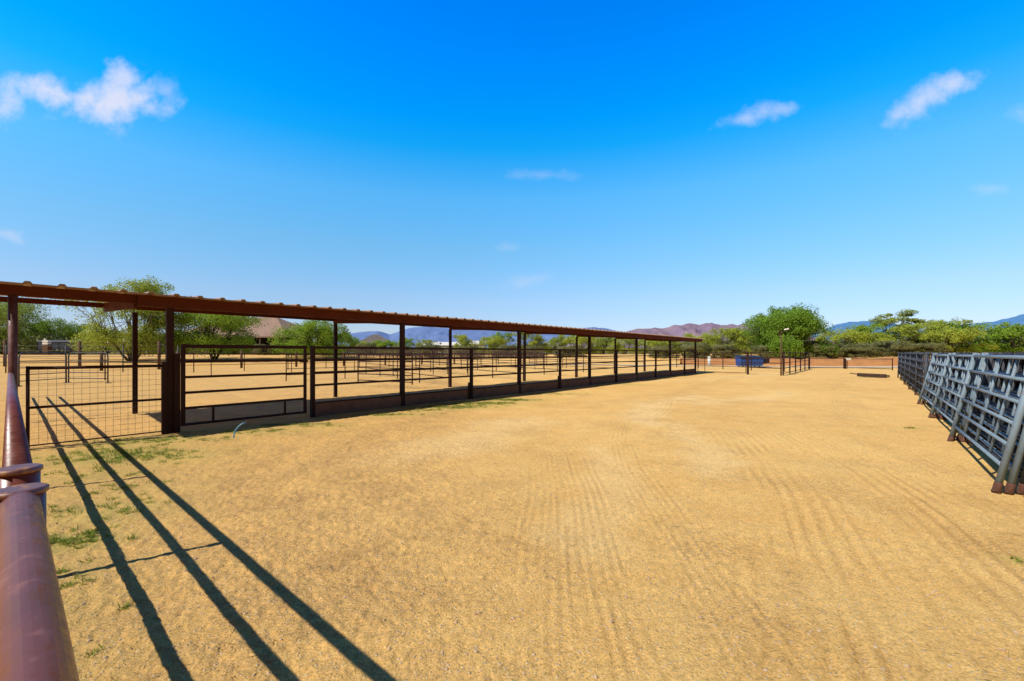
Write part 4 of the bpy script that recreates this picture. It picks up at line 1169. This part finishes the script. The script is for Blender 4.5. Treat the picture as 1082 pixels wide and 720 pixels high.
# gravel
n = 6500
th = nr.uniform(R(38), R(150), n); rr = 1.2 * (16 / 1.2) ** nr.uniform(0, 1, n)
sx, sy = rr * np.cos(th), rr * np.sin(th); sz = ground_h(sx, sy)[0]
size = np.exp(nr.normal(math.log(0.0045), .45, n)).clip(.002, .012)
ico = np.array([(0, 0, -1), (.72, -.53, -.45), (-.28, -.85, -.45), (-.89, 0, -.45), (-.28, .85, -.45), (.72, .53, -.45), (.28, -.85, .45), (-.72, -.53, .45), (-.72, .53, .45), (.28, .85, .45), (.89, 0, .45), (0, 0, 1)])
icf = np.array([(0, 1, 2), (1, 0, 5), (0, 2, 3), (0, 3, 4), (0, 4, 5), (1, 5, 10), (2, 1, 6), (3, 2, 7), (4, 3, 8), (5, 4, 9), (1, 10, 6), (2, 6, 7), (3, 7, 8), (4, 8, 9), (5, 9, 10), (6, 10, 11), (7, 6, 11), (8, 7, 11), (9, 8, 11), (10, 9, 11)])
sc3 = np.stack([size * nr.uniform(.8, 1.5, n), size * nr.uniform(.7, 1.3, n), size * nr.uniform(.5, .9, n)], 1)
V = (ico[None] * (1 + nr.uniform(-.18, .18, (n, 12, 1))) * sc3[:, None, :]) + np.stack([sx, sy, sz + size * .15], 1)[:, None, :]
Fq = (icf[None] + (np.arange(n) * 12)[:, None, None]).reshape(-1, 3)
me = bpy.data.meshes.new('gravel')
me.from_pydata(V.reshape(-1, 3).tolist(), [], Fq.tolist()); me.materials.append(M['stone'])
o = bpy.data.objects.new('gravel', me); COL.objects.link(o); o['kind'] = 'stuff'; o['label'] = 'small loose gravel scattered over the sandy lane'; o['category'] = 'gravel'

# ------------------------------------------------------------------ light and sky
LD = Vector((0.93 * D.x - 0.2 * N.x, 0.93 * D.y - 0.2 * N.y, -1.0)).normalized()
sl = bpy.data.lights.new('sun', 'SUN'); sl.energy = 5.0; sl.angle = R(0.53); sl.color = (1.0, 0.95, 0.86)
so = bpy.data.objects.new('sun', sl); COL.objects.link(so); so.rotation_euler = LD.to_track_quat('-Z', 'Y').to_euler(); so.location = (-20, -20, 30)

w = bpy.data.worlds.new('World'); SC.world = w; w.use_nodes = True
nt = w.node_tree
bg = nt.nodes['Background']
sky = nt.nodes.new('ShaderNodeTexSky'); sky.sky_type = 'NISHITA'; sky.sun_disc = False
sky.sun_elevation = math.asin(-LD.z); sky.sun_rotation = math.atan2(-LD.x, -LD.y) % (2 * math.pi)
sky.altitude = 600; sky.air_density = 1.0; sky.dust_density = 0.3; sky.ozone_density = 2.5
gen = nt.nodes.new('ShaderNodeTexCoord').outputs['Generated']
sp3 = nt.nodes.new('ShaderNodeSeparateXYZ'); nt.links.new(gen, sp3.inputs[0])
el = sp3.outputs[2]
# saturated blue above, pale at horizon; unseen zenith darkened to cut shadow fill
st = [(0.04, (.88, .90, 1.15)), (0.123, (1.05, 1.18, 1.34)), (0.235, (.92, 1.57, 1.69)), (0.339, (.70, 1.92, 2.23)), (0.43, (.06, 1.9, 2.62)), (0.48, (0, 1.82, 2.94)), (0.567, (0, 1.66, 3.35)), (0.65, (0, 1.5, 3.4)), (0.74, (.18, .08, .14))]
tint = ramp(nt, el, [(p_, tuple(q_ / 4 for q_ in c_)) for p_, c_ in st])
# unseen sky behind the camera dimmed and warmed so shadows turn darker
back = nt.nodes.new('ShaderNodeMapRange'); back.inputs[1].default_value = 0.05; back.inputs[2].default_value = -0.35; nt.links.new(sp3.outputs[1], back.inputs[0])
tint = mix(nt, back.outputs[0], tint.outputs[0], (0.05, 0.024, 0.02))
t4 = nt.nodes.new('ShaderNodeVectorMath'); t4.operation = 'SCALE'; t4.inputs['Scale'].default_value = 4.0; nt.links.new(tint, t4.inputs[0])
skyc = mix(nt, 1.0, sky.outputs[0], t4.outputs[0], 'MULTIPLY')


# clouds: wisps fixed in the sky's own directions
def cloud_mask(az, elv, rx, rz_, rot, dens, th):
    """soft noisy blob around a direction; az/elv in slope units"""
    return (az, elv, rx, rz_, rot, dens, th)


yy = math_n(nt, 'MAXIMUM', sp3.outputs[1], 0.05)
px = math_n(nt, 'DIVIDE', sp3.outputs[0], yy); pz = math_n(nt, 'DIVIDE', sp3.outputs[2], yy)
cv = nt.nodes.new('ShaderNodeCombineXYZ'); nt.links.new(px, cv.inputs[0]); nt.links.new(pz, cv.inputs[1])
n1 = noise(nt, 9.0, 7, cv.outputs[0], 0.6); n2 = noise(nt, 26.0, 5, cv.outputs[0], 0.6); n3 = noise(nt, 5.0, 3, cv.outputs[0], 0.5)
n1c = math_n(nt, 'SUBTRACT', n1.outputs[0], 0.5); n2c = math_n(nt, 'SUBTRACT', n2.outputs[0], 0.5)
total = None
CL = [  # u, v, ru, rv, angle, strength
    (118, 108, 76, 29, 0.02, 1.5), (88, 106, 44, 24, 0, 1.3), (150, 104, 40, 24, 0, 1.2), (132, 82, 26, 20, 0.0, 0.8), (48, 95, 52, 20, -0.15, 1.1), (70, 104, 40, 18, -.1, 1.1), (5, 105, 28, 34, 0, 0.75), (175, 95, 26, 18, 0.3, 0.45), (160, 112, 30, 22, 0, .8),
    (972, 108, 46, 20, 0.62, 0.75), (1012, 86, 34, 15, 0.25, 0.75), (950, 122, 26, 13, 0.5, .6), (790, 125, 44, 13, 0.25, 0.55), (826, 116, 28, 8, 0.1, 0.4),
    (8, 247, 28, 12, -0.2, 0.6), (574, 185, 42, 9, 0, 0.30), (1046, 200, 26, 8, 0, .22), (560, 296, 40, 10, .2, .22), (535, 262, 26, 7, 0, .2), (1078, 118, 24, 14, 0, .25)]
for (u, v, ru, rv, an, stg) in CL:
    cx, cz_ = (u - U0) / 450, (V0 - v) / 450
    dx = math_n(nt, 'SUBTRACT', px, cx); dz = math_n(nt, 'SUBTRACT', pz, cz_)
    ca, sa = math.cos(an), math.sin(an)
    ax = math_n(nt, 'ADD', math_n(nt, 'MULTIPLY', dx, ca * 450 / ru), math_n(nt, 'MULTIPLY', dz, sa * 450 / ru))
    az_ = math_n(nt, 'ADD', math_n(nt, 'MULTIPLY', dx, -sa * 450 / rv), math_n(nt, 'MULTIPLY', dz, ca * 450 / rv))
    q = math_n(nt, 'ADD', math_n(nt, 'MULTIPLY', ax, ax), math_n(nt, 'MULTIPLY', az_, az_))
    q = math_n(nt, 'SQRT', q)
    m_ = math_n(nt, 'SUBTRACT', 1.05, q)
    m_ = math_n(nt, 'ADD', m_, math_n(nt, 'MULTIPLY', n1c, 2.4)); m_ = math_n(nt, 'ADD', m_, math_n(nt, 'MULTIPLY', n2c, 1.0))
    mr = nt.nodes.new('ShaderNodeMapRange'); mr.interpolation_type = 'SMOOTHSTEP'
    mr.inputs[1].default_value = 0.0; mr.inputs[2].default_value = 1.25; mr.inputs[4].default_value = min(1.0, stg); nt.links.new(m_, mr.inputs[0])
    fade = nt.nodes.new('ShaderNodeMapRange'); fade.inputs[1].default_value = 1.9; fade.inputs[2].default_value = 1.2; nt.links.new(q, fade.inputs[0])
    mm = math_n(nt, 'MULTIPLY', mr.outputs[0], fade.outputs[0])
    total = mm if total is None else math_n(nt, 'MAXIMUM', total, mm)
front = math_n(nt, 'GREATER_THAN', sp3.outputs[1], 0.06)
total = math_n(nt, 'MULTIPLY', total, front)
total = math_n(nt, 'MULTIPLY', total, 0.9)
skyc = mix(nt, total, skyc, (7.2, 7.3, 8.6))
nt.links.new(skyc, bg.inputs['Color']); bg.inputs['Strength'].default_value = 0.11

# ------------------------------------------------------------------ camera
cam = bpy.data.cameras.new('camera'); co = bpy.data.objects.new('camera', cam); COL.objects.link(co)
cam.sensor_fit = 'HORIZONTAL'; cam.sensor_width = 36; cam.lens = 36 * F
co.location = (0, 0, H); co.rotation_euler = (R(90), 0, 0)
cam.shift_y = (V0 - 360) / 1082.0
cam.clip_start = 0.05; cam.clip_end = 20000
cam.dof.use_dof = True; cam.dof.focus_distance = 9.0; cam.dof.aperture_fstop = 9.0
SC.camera = co
SC.view_settings.view_transform = 'Standard'; SC.view_settings.look = 'None'; SC.view_settings.exposure = 0; SC.view_settings.gamma = 1
SC.render.engine = 'CYCLES'
